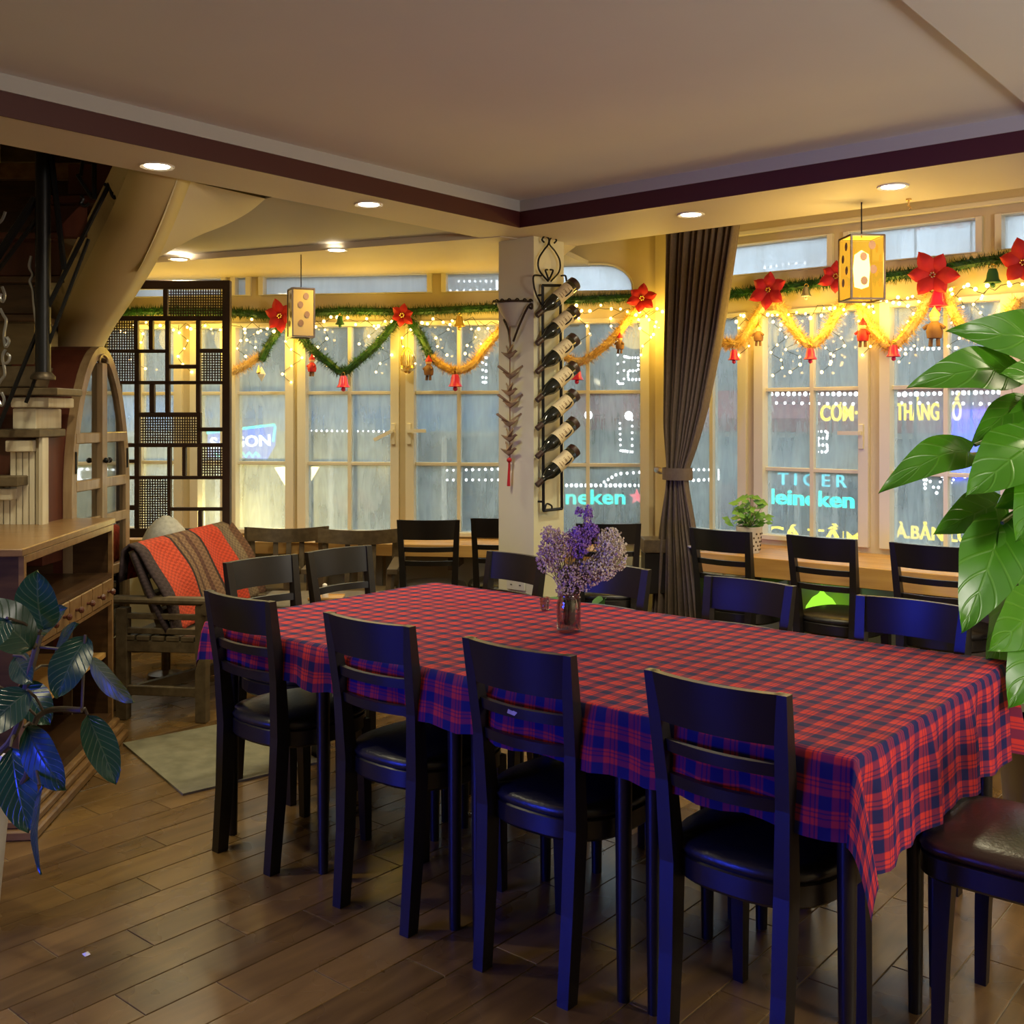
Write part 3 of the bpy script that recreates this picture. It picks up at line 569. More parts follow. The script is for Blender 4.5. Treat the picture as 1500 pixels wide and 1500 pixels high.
# ---- chairs
def ring(n, a, b, e, z, cy=0, taper=0):
    out = []
    for k in range(n):
        t = 2*math.pi*k/n; c, s = math.cos(t), math.sin(t)
        x = a*math.copysign(abs(c)**(2/e), c); y = b*math.copysign(abs(s)**(2/e), s)
        out.append(Vector((x*(1+taper*y/b), cy+y, z)))
    return out
def make_chair(label, group, seatmat=leather, e=2.7, sa=.205, label2=None):
    r = thing('dining_chair', label, 'chair', (0, 0, 0), 0, group)
    sec = [(0, .140, -.215, .034, .040), (.22, .142, -.196, .036, .046), (.43, .145, -.186, .038, .050), (.62, .152, -.200, .034, .040), (.875, .164, -.240, .030, .026)]
    for sx in (-1, 1):
        MB().loft([[Vector((sx*x+q*w/2, y+p*t/2, z)) for q, p in ((-1, -1), (1, -1), (1, 1), (-1, 1))] for z, x, y, w, t in sec]).build('rear_leg', black, r)
        MB().loft([[Vector((sx*x+q*w/2, y+p*w/2, z)) for q, p in ((-1, -1), (1, -1), (1, 1), (-1, 1))] for z, x, y, w in ((0, .165, .165, .028), (.2, .163, .160, .034), (.42, .160, .150, .042))]).build('leg', black, r)
    def bar(z0, z1, y0, y1, th, half, bow):
        rings = []
        for k in range(11):
            t = -1+2*k/10; x = t*half; b = -bow*(1-t*t)
            rings.append([Vector((x, y0+b-th/2, z0)), Vector((x, y0+b+th/2, z0)), Vector((x, y1+b+th/2, z1)), Vector((x, y1+b-th/2, z1))])
        return MB().loft(rings)
    bar(.762, .875, -.221, -.240, .020, .166, .028).build('top_rail', black, r, True)
    bar(.690, .718, -.208, -.212, .016, .150, .026).build('back_slat', black, r, True)
    bar(.610, .638, -.198, -.202, .016, .146, .026).build('back_slat', black, r, True)
    n = 36
    MB().loft([ring(n, sa-.012, .198, e, .385, .01), ring(n, sa, .208, e, .395, .01), ring(n, sa, .208, e, .440, .01), ring(n, sa-.01, .2, e, .447, .01)]).build('seat_frame', black, r, True)
    MB().loft([ring(n, sa-.004, .204, e, .444, .01), ring(n, sa+.002, .210, e, .458, .01), ring(n, sa-.008, .2, e, .472, .01), ring(n, sa-.05, .16, e, .484, .01), ring(n, .08, .08, 2, .490, .01), ring(n, .01, .01, 2, .491, .01)]).build('seat_cushion', seatmat, r, 'all')
    return r
G1 = 'dining chairs around the plaid table'
ch = make_chair('black wooden chair on near side, leftmost at the plaid table', G1); ch.location = (-2.90, 2.31, 0)
for x, l, dz in ((-2.285, 'black wooden chair on near side, second from the left', .02), (-1.72, 'black wooden chair on near side with chipped upper slat', 0), (-1.148, 'black wooden chair nearest the camera, before the plaid table corner', -.03)):
    o = dup(ch, (x, 2.31, 0), dz, l)
    if 'chipped' in l: MB().add([(-.03, -.2445, .700), (-.005, -.2445, .697), (.004, -.2445, .706), (-.002, -.2445, .712), (-.012, -.2445, .708), (-.026, -.2445, .711), (-.01, -.2410, .705)], [(0, 1, 2, 3, 4, 5)]).build('paint_chip', whitew, o)
PI = math.pi
for x, y, rz, l in ((-2.905, 3.21, PI-.15, 'black chair on far side, just left of the flower vase'), (-2.37, 3.19, PI, 'black chair on far side, half hidden behind the flowers'), (-1.79, 3.19, PI-.06, 'black chair on far side with wide blue sheen, third from left'),
                 (-1.19, 3.14, PI-.03, 'brown-black chair on far side beside the big-leaved plant'), (-3.36, 2.68, -PI/2, 'black chair at table end nearest the striped bench'), (-3.36, 3.09, -PI/2-.03, 'brown-black chair at table end next to the salt shaker table')):
    dup(ch, (x, y, 0), rz, l)
ce = make_chair('dark brown padded chair at right table end, cut by the frame', G1, brownleather, 5.5, .215); ce.location = (-.66, 2.70, 0); ce.rotation_euler = (0, 0, PI/2)
G2 = 'chairs along the window counters'
for x, y, l in ((-2.69, 5.13, 'black ladder-back chair right of the curtain, by small potted herb'), (-2.15, 5.15, 'black ladder-back chair in front of green lantern glow'), (-1.64, 5.16, 'black ladder-back chair at counter beside the big-leaved plant'), (-1.1, 5.17, 'black chair at counter mostly hidden behind the big-leaved plant')):
    dup(ch, (x, y, 0), -.03, l, G2)
for r_, d, l in ((-.475, 6.25, 'black-brown chair at counter left of the pillar'), (-.06, 6.36, 'black chair at counter half hidden by the pillar'), (.53, 6.05, 'black chair behind the dried flowers at the window')):
    dup(ch, C(r_, d), RZ, l, G2)
# ---- tables
TXa, TXb, TYa, TYb, TZ = -3.17, -.865, 2.13, 3.265, .745
tw = (TXb-TXa)/4; td = (TYb-TYa)/2
tb = thing('square_table', 'x', 'table', (0, 0, 0), 0, 'square tables pushed together under the plaid cloth')
MB().box((0, 0, TZ-.0145), (tw-.004, td-.004, .025), 0, .004).build('table_top', black, tb)
for sx in (-1, 1):
    for sy in (-1, 1): MB().lathe([(.016, 0), (.019, .2), (.023, .69), (.023, .72)], 12, (sx*(tw/2-.045), sy*(td/2-.075), 0)).build('leg', black, tb, True)
    MB().box((sx*(tw/2-.05), 0, .685), (.02, td-.15, .06)).build('apron', black, tb)
for sy in (-1, 1): MB().box((0, sy*(td/2-.08), .685), (tw-.1, .02, .06)).build('apron', black, tb)
nm = ['leftmost', 'second from left', 'third from left', 'rightmost']
for i in range(4):
    for j in range(2):
        l = 'black square table, %s of the %s row under plaid cloth' % (nm[i], ('near', 'far')[j]); loc = (TXa+tw*(i+.5), TYa+td*(j+.5), 0)
        if i+j == 0: tb.location = loc; tb['label'] = l
        else: dup(tb, loc, 0, l)
# ---- tablecloth
ovL, ovR, ovF, ovB = .13, .26, .175, .17
def cloth(u, v):
    X = TXa-ovL+u*(TXb-TXa+ovL+ovR); fo = ovF*(.70+.35*u); Y = TYa-fo+v*(TYb-TYa+fo+ovB)
    qx = min(max(X, TXa), TXb); qy = min(max(Y, TYa), TYb); dx, dy = X-qx, Y-qy; h = math.hypot(dx, dy)
    if h < 1e-6:
        return Vector((X, Y, TZ+.006+.0016*math.sin(X*9+Y*5)+.0012*math.sin(Y*17-X*4)))
    ox, oy = dx/h, dy/h; s = qx+qy
    wv = .010*math.sin(s*23)+.008*math.sin(s*41+1.3)
    k = min(h/.12, 1); out = .010+.05*h+k*wv*.9
    if abs(dx) > 1e-6 and abs(dy) > 1e-6: out = .012+.16*h
    if h < .02: return Vector((qx+ox*(.010*h/.02), qy+oy*(.010*h/.02), TZ+.006-.4*h))
    return Vector((qx+ox*out, qy+oy*out, TZ+.004-h*.985+.005*k*math.sin(s*31)))
m_ = MB()
def uvc(u, v): return (u*(TXb-TXa+ovL+ovR), v*(TYb-TYa+ovF+ovB))
# non-uniform rows so the edge is crisp
def steps(o0, ln, o1):
    T = o0+ln+o1; out = [o0*k/7 for k in range(7)]+[o0-.012, o0-.004, o0]+[o0+ln*k/46 for k in range(1, 46)]+[o0+ln, o0+ln+.004, o0+ln+.012]+[o0+ln+o1*k/9 for k in range(1, 10)]
    return [q/T for q in sorted(out)]
us, vs_ = steps(ovL, TXb-TXa, ovR), steps(ovF, TYb-TYa, ovB)
nv = len(vs_); V = [cloth(u, v) for u in us for v in vs_]; FS = []; UV = []
for i in range(len(us)-1):
    for j in range(nv-1):
        FS.append((i*nv+j, (i+1)*nv+j, (i+1)*nv+j+1, i*nv+j+1)); UV.append([uvc(us[i], vs_[j]), uvc(us[i+1], vs_[j]), uvc(us[i+1], vs_[j+1]), uvc(us[i], vs_[j+1])])
m_.add(V, FS, UV); tag(m_.build('tablecloth', plaidm, None, 'all'), 'red and navy plaid cloth draped over the long table', 'tablecloth')
# ---- vase with dried flowers
p = PZ(833, 924, TZ+.009); r = thing('glass_jar', 'clear ribbed glass jar holding dried flowers on the plaid cloth', 'jar', p)
MB().lathe([(.036, .001), (.040, .008), (.040, .092), (.034, .106), (.036, .112), (.037, .124), (.034, .124), (.032, .112), (.0305, .106), (.0365, .09), (.0365, .012), (.001, .012)], 24, cap=False).build('jar_body', clear, r, 'all')
MB().lathe([(.038, .108), (.0395, .111), (.038, .114)], 24, cap=False).build('neck_ring', clear, r, True)
fm = [M('dried_mauve_floret', (.42, .30, .30), .8, col2=(.58, .45, .42), nscale=40), M('dried_purple_floret', (.20, .09, .38), .8, col2=(.34, .18, .52), nscale=40), M('dried_cream_floret', (.55, .47, .36), .8, col2=(.72, .65, .54), nscale=40)]
b = thing('dried_flower_bouquet', 'bouquet of dried mauve, purple and cream sprigs in glass jar', 'flowers', p)
q = 3.49/F; right = Vector((cc, ss, 0)); fwd = Vector((-ss, cc, 0)); st = MB()
def floret(mb, c, r):
    c = Vector(c); a = random.random()*6
    vs = [c+Vector((math.cos(a)*r, math.sin(a)*r, 0)), c+Vector((math.cos(a+2.1)*r, math.sin(a+2.1)*r, r*.3)), c+Vector((math.cos(a+4.2)*r, math.sin(a+4.2)*r, -r*.2)), c+Vector((0, 0, r)), c-Vector((0, 0, r))]
    mb.add(vs, [(0, 1, 3), (1, 2, 3), (2, 0, 3), (1, 0, 4), (2, 1, 4), (0, 2, 4)])
for nm_, mat, blobs, nst in (('mauve_florets', fm[0], [(815, 800, 26, 24, 460), (803, 820, 18, 22, 220), (845, 845, 34, 24, 420), (830, 862, 18, 16, 120), (806, 782, 16, 12, 90)], 22), ('purple_florets', fm[1], [(846, 795, 20, 24, 460), (864, 778, 14, 12, 170), (861, 755, 8, 16, 70), (848, 750, 6, 8, 26)], 9), ('cream_florets', fm[2], [(893, 800, 24, 28, 560), (880, 832, 26, 20, 330), (905, 818, 14, 20, 140)], 18)):
    mb = MB(); cents = []
    for x, y, rx, ry, n in blobs:
        cen = Vector(((x-833)*q, 0, (924-y)*q))
        for k in range(int(n*1.5)):
            while True:
                a, bb_, c = (random.uniform(-1, 1) for _ in range(3))
                if a*a+bb_*bb_+c*c < 1: break
            P = right*(cen.x+a*rx*q)+fwd*(c*rx*q*.9)+Vector((0, 0, cen.z+bb_*ry*q)); floret(mb, P, random.uniform(.0024, .0052)); cents.append(P)
    o = mb.build(nm_, mat, b); o['kind'] = 'stuff'
    for k in range(nst*3):
        e = random.choice(cents); b0 = Vector((random.uniform(-.017, .017), random.uniform(-.017, .017), .02)); mid = Vector((b0.x*.7+e.x*.12, b0.y*.7+e.y*.12, .12))
        st.tube(crom([b0, mid, mid.lerp(e, .5)+Vector((0, 0, .015)), e], 3), .0009, 3)
o = st.build('stems', stemd, b); o['kind'] = 'stuff'
p = PZ(798, 893, TZ+.009); r = thing('small_glass', 'small clear shot glass on plaid cloth left of the jar', 'glass', p)
MB().lathe([(.014, .001), (.020, .045), (.0185, .045), (.013, .006), (.001, .006)], 16, cap=False).build('bowl', clear, r, 'all')
MB().lathe([(.016, 0), (.017, .003), (.012, .005)], 16).build('foot', clear, r, True)
# ---- counters
def counter(label, A, B, rz, z, th, dep, x0=0, x1=None):
    r = thing('window_counter', label, 'counter', A, rz); Lw = x1 or (B-A).length
    n = 3
    for k in range(n): MB().bb(x0, Lw, -dep+k*dep/n+.001, -dep+(k+1)*dep/n-.001, z-.04, z, .003).build('counter_board', pine, r)
    MB().bb(x0, Lw, -dep-.022, -dep, z-th, z+.001, .003).build('front_apron', pine, r)
    k = x0+.35
    while k < Lw: MB().bb(k-.02, k+.02, -dep+.02, -.03, z-.16, z-.041).build('bracket', dwood, r); k += .9
    return r
counter('pine counter running under the left windows', LA, LB, rzL, .672, .075, .36, .75, (LB-LA).length-.1); counter('short pine counter behind the pillar window', LB, MBp, rzM, .650, .085, .34, .02, (MBp-LB).length-.32)
counter('thick pine counter under the right windows', RA, RB, rzR, .705, .105, .56, .56, 3.9)
# filler post added between the middle and right windows to stop a light leak
struct(MB().prism([(MBp.x-.16, MBp.y+.16), (MBp.x-.04, MBp.y-.06), (MBp.x+.05, MBp.y-.05), (MBp.x+.05, MBp.y+.2)], 0, BLOCK_Z).build('trim_10', cream))
# ---- items on right counter
p = PY(1097, 812, 5.36); p.z = .706; r = thing('potted_herb', 'small leafy green herb in dotted white pot on right counter', 'potted plant', p)
MB().lathe([(.058, 0), (.068, .10), (.072, .145), (.064, .145), (.060, .11)], 20).build('pot', potw, r, True); MB().lathe([(.0, .125), (.062, .126)], 16).build('soil', soil, r)
dm = MB()
for k in range(14):
    for j in range(5):
        t = (k+.5*(j % 2))*2*PI/14; z = .02+j*.022; rr = .0585+z*.098; dm.ball((rr*math.cos(t), rr*math.sin(t), z), .006, 6, 4)
dm.build('pot_dots', oldwood, r)
for k in range(90):
    a = random.random()*6.28; el = random.uniform(.1, 1.45); L_ = random.uniform(.04, .15); b0 = Vector((0, 0, .13)); t = b0+Vector((math.cos(a)*math.cos(el)*L_*.9, math.sin(a)*math.cos(el)*L_*.9, math.sin(el)*L_*1.25))
    d = Vector((math.cos(a), math.sin(a), random.uniform(-.6, .6))).normalized(); s_ = d.cross(Vector((random.uniform(-1, 1), random.uniform(-1, 0), .6))).normalized(); w_ = random.uniform(.020, .032)
    m_ = MB(); m_.add([t-d*w_, t+s_*w_*.7+Vector((0, 0, .004)), t+d*w_*1.2, t-s_*w_*.7+Vector((0, 0, .004))], [(0, 1, 2), (0, 2, 3)]); m_.build('leaf', leafsm, r)
    if k % 4 == 0: MB().tube([b0, t], .0018, 4).build('stem', stemg, r)
p = PY(1045, 806, 5.42); p.z = .706; r = thing('notebook', 'thin white notebook lying on the counter beside the herb', 'notebook', p, .2)
MB().box((0, 0, .006), (.24, .17, .008), 0, .001).build('pages', whitef, r); MB().box((0, 0, .0012), (.25, .18, .0024)).build('cover', black, r); MB().box((0, 0, .0113), (.25, .18, .0024)).build('cover', whitef, r)
# green lantern glowing at the foot of the wall
p = PY(1204, 895, 5.60); p.z = .0; r = thing('green_lantern', 'glowing green dome lantern under the counter behind chairs', 'lantern', p)
MB().lathe([(.07, 0), (.08, .02), (.05, .33), (.085, .34)], 12).build('stand', iron, r, True)
MB().lathe([(.094, .335), (.096, .342), (.094, .35)], 14, cap=False).build('rim', iron, r, True)
MB().lathe([(.09, .34), (.095, .37), (.085, .41), (.055, .455), (.025, .475), (.012, .49), (.010, .51), (.002, .53)], 12).build('dome', grE, r, True)
# block at end of middle counter
p = C(.87, 6.3); r = thing('counter_end_block', 'small dark box on a stand beside the curtain', 'box', p, RZ)
MB().bb(-.09, .09, -.09, .09, .42, .66, .006).build('cabinet', black, r); MB().bb(-.095, .095, -.095, .095, .66, .74, .004).build('wood_top', oldwood, r); MB().bb(-.03, .03, -.03, .03, 0.02, .42).build('post', black, r); MB().bb(-.1, .1, -.1, .1, 0, .02).build('foot', black, r)
# ---- curtain
lt = [(300, 975), (500, 972), (620, 972), (688, 978), (705, 978), (770, 967), (905, 956), (985, 948)]; rt = [(300, 1090), (400, 1073), (500, 1056), (600, 1035), (650, 1021), (688, 1008), (705, 1007), (760, 1018), (830, 1031), (905, 1043), (985, 1052)]
YC = 5.36; r = thing('curtain', 'taupe pleated curtain tied back beside the right windows', 'curtain', (0, 0, 0))
def cur_f(u, v):
    y = 300+v*(982-300); a, c = PY(lerp(lt, y), y, YC), PY(lerp(rt, y), y, YC); P = a.lerp(c, u); w_ = (c-a).length
    z = 2.66-v*(2.66-.015); P.z = H-(y-HY)/F*proj(a)[2]; P.z = max(P.z, .012)
    am = .030+.012*(w_/.5); P.y += am*math.sin(u*2*PI*11+.5*math.sin(v*5))+.012*math.sin(u*2*PI*5); return P
m_ = MB().grid(132, 46, cur_f); o = m_.build('drape', curtm, r, 'all')
sm = o.modifiers.new('thick', 'SOLIDIFY'); sm.thickness = .004
P0, P1 = PY(975, 694, YC), PY(1010, 694, YC); cx = (P0+P1)/2; hw = (P1-P0).length/2+.012
MB().loft([[cx+Vector((hw*math.cos(t*PI/9), .075*math.sin(t*PI/9), dz)) for t in range(18)] for dz in (-.035, .035)], cap=False).build('tie_band', curtm, r, True)
MB().tube(crom([P0+Vector((-.005, 0, 0)), PY(968, 690, YC+.02), PY(962, 688, YC+.1)], 5), [.012]*5+[.02]*6, 8).build('tie_hook', mwood, r, True)
P0 = PY(958, 330, YC); MB().tube([(P0.x, YC, 2.60), (P0.x+3.6, YC, 2.60)], .012, 8).build('curtain_rod', iron, r)
for k in (0, 1.75, 3.5): MB().beam((P0.x+.05+k, YC, 2.60), (P0.x+.05+k, YC, 2.68), .016, .016).build('rod_bracket', iron, r)
# ---- wine rack on pillar
WX = PXr; r = thing('wine_rack', 'black wrought-iron wine rack with scroll top on the pillar', 'wine rack', (0, 0, 0))
X1 = WX+.03
pa = lambda x, y: PX(x, y, X1)
L0, L1 = pa(795, 418), pa(796, 748); R0, R1 = pa(821, 418), pa(823, 745)
for a, b_, nm_ in ((L0, L1, 'rail'), (R0, R1, 'rail')): MB().tube([a, b_], .008, 6).build(nm_, iron, r)
for a, b_ in ((L0, R0), (L1, R1)): MB().tube([a, b_], .008, 6).build('crossbar', iron, r)
heart = [(803, 412), (790, 396), (789, 380), (797, 366), (803, 358), (804, 350), (798, 346), (794, 351), (797, 355)]; heart2 = [(807, 412), (819, 398), (820, 382), (813, 368), (805, 358), (806, 350), (811, 347), (815, 352), (812, 356)]
for h_ in (heart, heart2, [(804, 410), (801, 402), (799, 396), (802, 395)], [(804, 410), (808, 402), (810, 396), (806, 395)], [(793, 404), (782, 404), (782, 418), (786, 432), (793, 446)], [(822, 404), (828, 404), (830, 412)], [(798, 746), (801, 738), (808, 741), (808, 746)]):
    MB().tube(crom([pa(*q_) for q_ in h_], 5), .005, 6).build('scroll', iron, r, True)
for y in (432, 620, 735):
    a = pa(795, y); MB().tube([a, (WX-.001, a.y, a.z)], .006, 6).build('wall_peg', iron, r)
axis = Vector((.36, .93, .0)).normalized(); pitch = 41.0
def bottle(i):
    cy = 438+pitch*i; cpos = PX(815, cy, WX+.075)
    up = math.radians(38); ax = (axis*math.cos(up)+Vector((0, 0, 1))*math.sin(up))      # from neck end towards base
    b_ = thing('wine_bottle', ['top', 'second', 'third', 'fourth', 'fifth', 'sixth', 'lowest'][i]+' dark wine bottle in the iron rack on pillar', 'bottle', cpos, 0, 'wine bottles in the pillar rack')
    rot = ax.to_track_quat('Z', 'Y').to_euler(); Lh = .15
    b_.rotation_euler = rot
    MB().lathe([(.034, Lh-.001), (.0375, Lh-.006), (.0375, -.03), (.034, -.055), (.018, -.085), (.0145, -.10), (.0140, -.145), (.002, -.146)], 18).build('glass_body', glassb, b_, True)
    MB().lathe([(.0152, -.11), (.0152, -.150), (.003, -.151)], 14).build('capsule', capm, b_, True)
    MB().lathe([(.0378, Lh-.004), (.0382, Lh-.03), (.0378, Lh-.032)], 18, cap=False).build('base_band', capm, b_, True)
    lm = MB()
    n = 14; R_ = .0383
    vs = []; fs = []
    for k in range(n+1):
        t = -2.3+4.6*k/n
        for z in (.095, -.005): vs.append((R_*math.cos(t), R_*math.sin(t), z))
    for k in range(n): fs.append((2*k, 2*k+1, 2*k+3, 2*k+2))
    lm.add(vs, fs); lo = lm.build('paper_label', labelm, b_, True)
    # small printed crest strokes
    # turn the label towards the room
    M3 = b_.rotation_euler.to_matrix(); want = Vector((.85, -.5, .1)); loc = M3.inverted() @ want; lo.rotation_euler = (0, 0, math.atan2(loc.y, loc.x))
    pm = MB()
    for z0, w_ in ((.075, .5), (.055, .9), (.05, .9), (.03, .6), (.015, .8)):
        pm.add([((R_+.0006)*math.cos(t), (R_+.0006)*math.sin(t), z) for t in (-w_/2, 0, w_/2) for z in (z0, z0-.003)], [(0, 1, 3, 2), (2, 3, 5, 4)])
    pm.build('printed_lines', brownf, lo)
    hk = MB().tube([cpos+ax*.06+Vector((.045*math.cos(t), 0, 0))+Vector((0, .045*math.sin(t)*.7, .045*math.sin(t)*.7)) for t in [k*PI/10 for k in range(-9, 10)]], .004, 6).build('bottle_ring', iron, r, True)
    a = pa(809, cy); 
    MB().tube([pa(795, cy+8), pa(822, cy-8), cpos+ax*.06+Vector((0, 0, -.045))], .004, 6).build('bottle_arm', iron, r)
for i in range(7): bottle(i)
# ---- wall basket and hanging birds on the pillar
FY = PYf-.002; pb = lambda x, y, o=0: PY(x, y, FY-o)
r = thing('wall_basket', 'grey scalloped half-basket wall sconce on the pillar', 'sconce', (0, 0, 0))
m_ = MB(); rings = []
for y, hw in ((478, 7), (462, 15), (448, 21), (441, 22)):
    c0 = pb(754, y); w_ = hw*5.5/F/.77; rings.append([c0+Vector((-w_*math.cos(t*PI/12), -max(.012, w_*.9)*math.sin(t*PI/12), 0)) for t in range(13)])
m_.loft(rings, cap=False, close=False); m_.build('basket_shell', M('grey_clay', (.48, .45, .38), .7), r, 'all')
c0 = pb(754, 444); w_ = 24*5.5/F/.77
sc_ = MB()
for k in range(9):
    t = k*PI/8; P = c0+Vector((-w_*math.cos(t), -w_*.9*math.sin(t)-.004, 0)); MB().tube([P+Vector((.012*math.cos(q_), 0, .012*math.sin(q_))) for q_ in [PI*j/6 for j in range(7)]], .004, 5).build('scallop', rust, r)
MB().tube([c0+Vector((-w_*math.cos(t*PI/12), -w_*.9*math.sin(t*PI/12)-.004, 0)) for t in range(13)], .006, 6).build('rim', rust, r, True)
MB().tube(crom([pb(752, 500, .02), pb(760, 478, .03), pb(772, 452, .03), pb(779, 445, .02), pb(779, 452, .02), pb(775, 450, .02)], 5), .006, 6).build('scroll_arm', rust, r, True)
MB().tube(crom([pb(738, 468, .03), pb(745, 485, .03), pb(748, 510, .02)], 5), .006, 6).build('scroll_arm', rust, r, True)
r = thing('hanging_birds', 'string of small carved birds with red tassel on the pillar', 'ornament', (0, 0, 0))
MB().tube([pb(747, 478, .03), pb(747, 690, .02)], .0035, 5).build('cord', brownf, r)
bw = M('carved_bird_wood', (.16, .11, .07), .6, col2=(.30, .18, .10), nscale=30)
for k, (x, y, f) in enumerate(((746, 520, 1), (748, 550, -1), (746, 575, 1), (748, 592, -1), (746, 620, -1), (746, 642, 1), (745, 662, 1))):
    c0 = pb(x, y, .035); q_ = 6.6/F; w_ = MB()
    w_.loft([[c0+Vector((f*a*q_*1.2, .3*rr*q_*math.cos(t*PI/4)*2, b*q_+rr*q_*math.sin(t*PI/4))) for t in range(8)] for a, b, rr in ((-11, 4, .4), (-6, 1, 2), (0, -1, 4), (5, 1, 3), (8, 4, 2.2), (11, 4, .3))])
    bo = w_.build('bird', bw, r, True)
    for s_ in (1, -1):
        MB().add([c0+Vector((-f*4*q_, -.004*s_, 0)), c0+Vector((f*4*q_, -.004*s_, q_)), c0+Vector((f*16*q_*s_*.9, -.04*s_, 11*q_)), c0+Vector((f*13*q_*s_*.9, -.035*s_, 13*q_))], [(0, 1, 2, 3)]).build('wing', bw, bo)
MB().tube([pb(746, 672, .03), pb(745, 712, .025)], [.004, .009], 8).build('tassel', redfelt, r)
MB().ball(pb(746, 674, .03), .014).build('bead', redfelt, r, True)
# outlet at pillar foot
p = pb(757, 853); r = thing('power_outlet', 'white double power outlet on the pillar near the floor', 'outlet', p)
MB().bb(-.06, .06, -.010, .0, -.04, .04, .003).build('plate', potw, r)
for dx in (-.03, .03):
    for dz in (-.012, .012): MB().box((dx, -.011, dz), (.012, .003, .004)).build('slot', black, r)
# ---- lanterns
def lantern(label, p, w_, h_, lit, zc):
    r = thing('pendant_lantern', label, 'lamp', p, RZ+math.radians(3 if lit else 24), 'square pendant lanterns'); hw = w_/2
    for sx in (-1, 1):
        for sy in (-1, 1): MB().beam((sx*hw, sy*hw, 0), (sx*hw, sy*hw, h_), .008, .008).build('corner_bar', dwood, r)
    for z in (0, h_):
        for s_ in (-1, 1):
            MB().beam((-hw, s_*hw, z), (hw, s_*hw, z), .008, .008).build('edge_bar', dwood, r); MB().beam((s_*hw, -hw, z), (s_*hw, hw, z), .008, .008).build('edge_bar', dwood, r)
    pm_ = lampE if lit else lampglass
    for k, (a, b_) in enumerate((((-hw, -hw), (hw, -hw)), ((hw, -hw), (hw, hw)), ((hw, hw), (-hw, hw)), ((-hw, hw), (-hw, -hw)))):
        a, b_ = Vector((*a, 0)), Vector((*b_, 0)); pn = MB(); n = (b_-a).cross(Vector((0, 0, 1))).normalized()
        t0, t1 = .03, .97
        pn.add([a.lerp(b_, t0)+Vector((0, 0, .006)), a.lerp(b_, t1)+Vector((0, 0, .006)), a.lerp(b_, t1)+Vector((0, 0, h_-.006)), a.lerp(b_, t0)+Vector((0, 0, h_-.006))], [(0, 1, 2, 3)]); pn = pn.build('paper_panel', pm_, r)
        for u, v in ((.62, .84), (.36, .66), (.66, .46), (.38, .28)):
            c = a.lerp(b_, u)+Vector((0, 0, h_*v))+n*.003; e = (b_-a).normalized()
            MB().add([c+e*.016*math.cos(t*PI/6)+Vector((0, 0, .019*math.sin(t*PI/6))) for t in range(12)], [tuple(range(12))]).build('pressed_leaf', brownf, pn)
    if lit:
        MB().lathe([(.001, .05), (.03, .06), (.036, .14), (.03, .2), (.001, .22)], 12).build('bulb', lampE2, r, True)
        lamp('lantern_glow', 'POINT', (0, 0, h_*.5), 7, (1, .72, .22), r, shadow_soft_size=.14)
    MB().tube([(0, 0, h_), (0, 0, zc-p.z)], .003, 6).build('cord', iron, r)
    MB().add([(-hw, -hw, h_), (hw, -hw, h_), (hw, hw, h_), (-hw, hw, h_), (0, 0, h_+.012)], [(0, 1, 4), (1, 2, 4), (2, 3, 4), (3, 0, 4)]).build('lid', cream_m, r)
p = PD(1262, 440, 4.64); lantern('lit amber pendant lantern with pressed leaves, right side', p, .145, .275, True, ZS)
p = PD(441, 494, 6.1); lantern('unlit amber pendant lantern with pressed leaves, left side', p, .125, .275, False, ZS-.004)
# ---- downlights
dl = 0
def downlight(label, x, y, z, en):
    p = PZ(x, y, z) if label else Vector((x, y, z)); r = thing('downlight', label or 'recessed round downlight in the ceiling behind the camera', 'downlight', p, 0, 'recessed ceiling downlights')
    MB().lathe([(.046, -.001), (.062, -.006), (.064, -.001), (.064, .004)], 24, cap=False).build('trim_ring', whitef, r, True); MB().lathe([(.001, -.003), (.045, -.003), (.046, -.001)], 24).build('lens', downE, r)
    lamp('downlight_beam', 'SPOT', (0, 0, -.02), en, (1, .90, .57), r, spot_size=math.radians(150), spot_blend=.9, shadow_soft_size=.05)
downlight('round downlight in soffit above the staircase', 230, 243, ZS, 26); downlight('round downlight in soffit above the striped bench', 540, 299, ZS, 26)
downlight('round downlight in soffit above the curtain', 1012, 314, ZS, 26); downlight('round downlight in soffit nearest the lit lantern', 1308, 273, ZS, 26)
downlight('small round downlight on window ledge above lattice screen', 262, 379.5, ZS-.004, 20); downlight('small round downlight on window ledge above unlit lantern', 493, 366, ZS-.004, 20)
for x, y in ((-3.52, 1.3), (-3.52, -.2), (-.2, 4.35), (1.2, 4.35)): lamp('downlight_beam', 'SPOT', (x, y, ZS-.02), 26, (1, .90, .57), spot_size=math.radians(150), spot_blend=.9, shadow_soft_size=.05)  # unseen spots added to stand in for the room's other lighting
# small hook by downlight
p = PZ(1331, 291, ZS); r = thing('ceiling_hook', 'small brass hook in soffit right of the lit lantern', 'hook', p); MB().lathe([(.012, 0), (.012, -.008), (.004, -.01), (.004, -.03)], 10).build('stem', goldm, r); MB().tube([(0, 0, -.03), (.008, 0, -.036), (.008, 0, -.044), (0, 0, -.05)], .003, 6).build('hook_end', goldm, r)
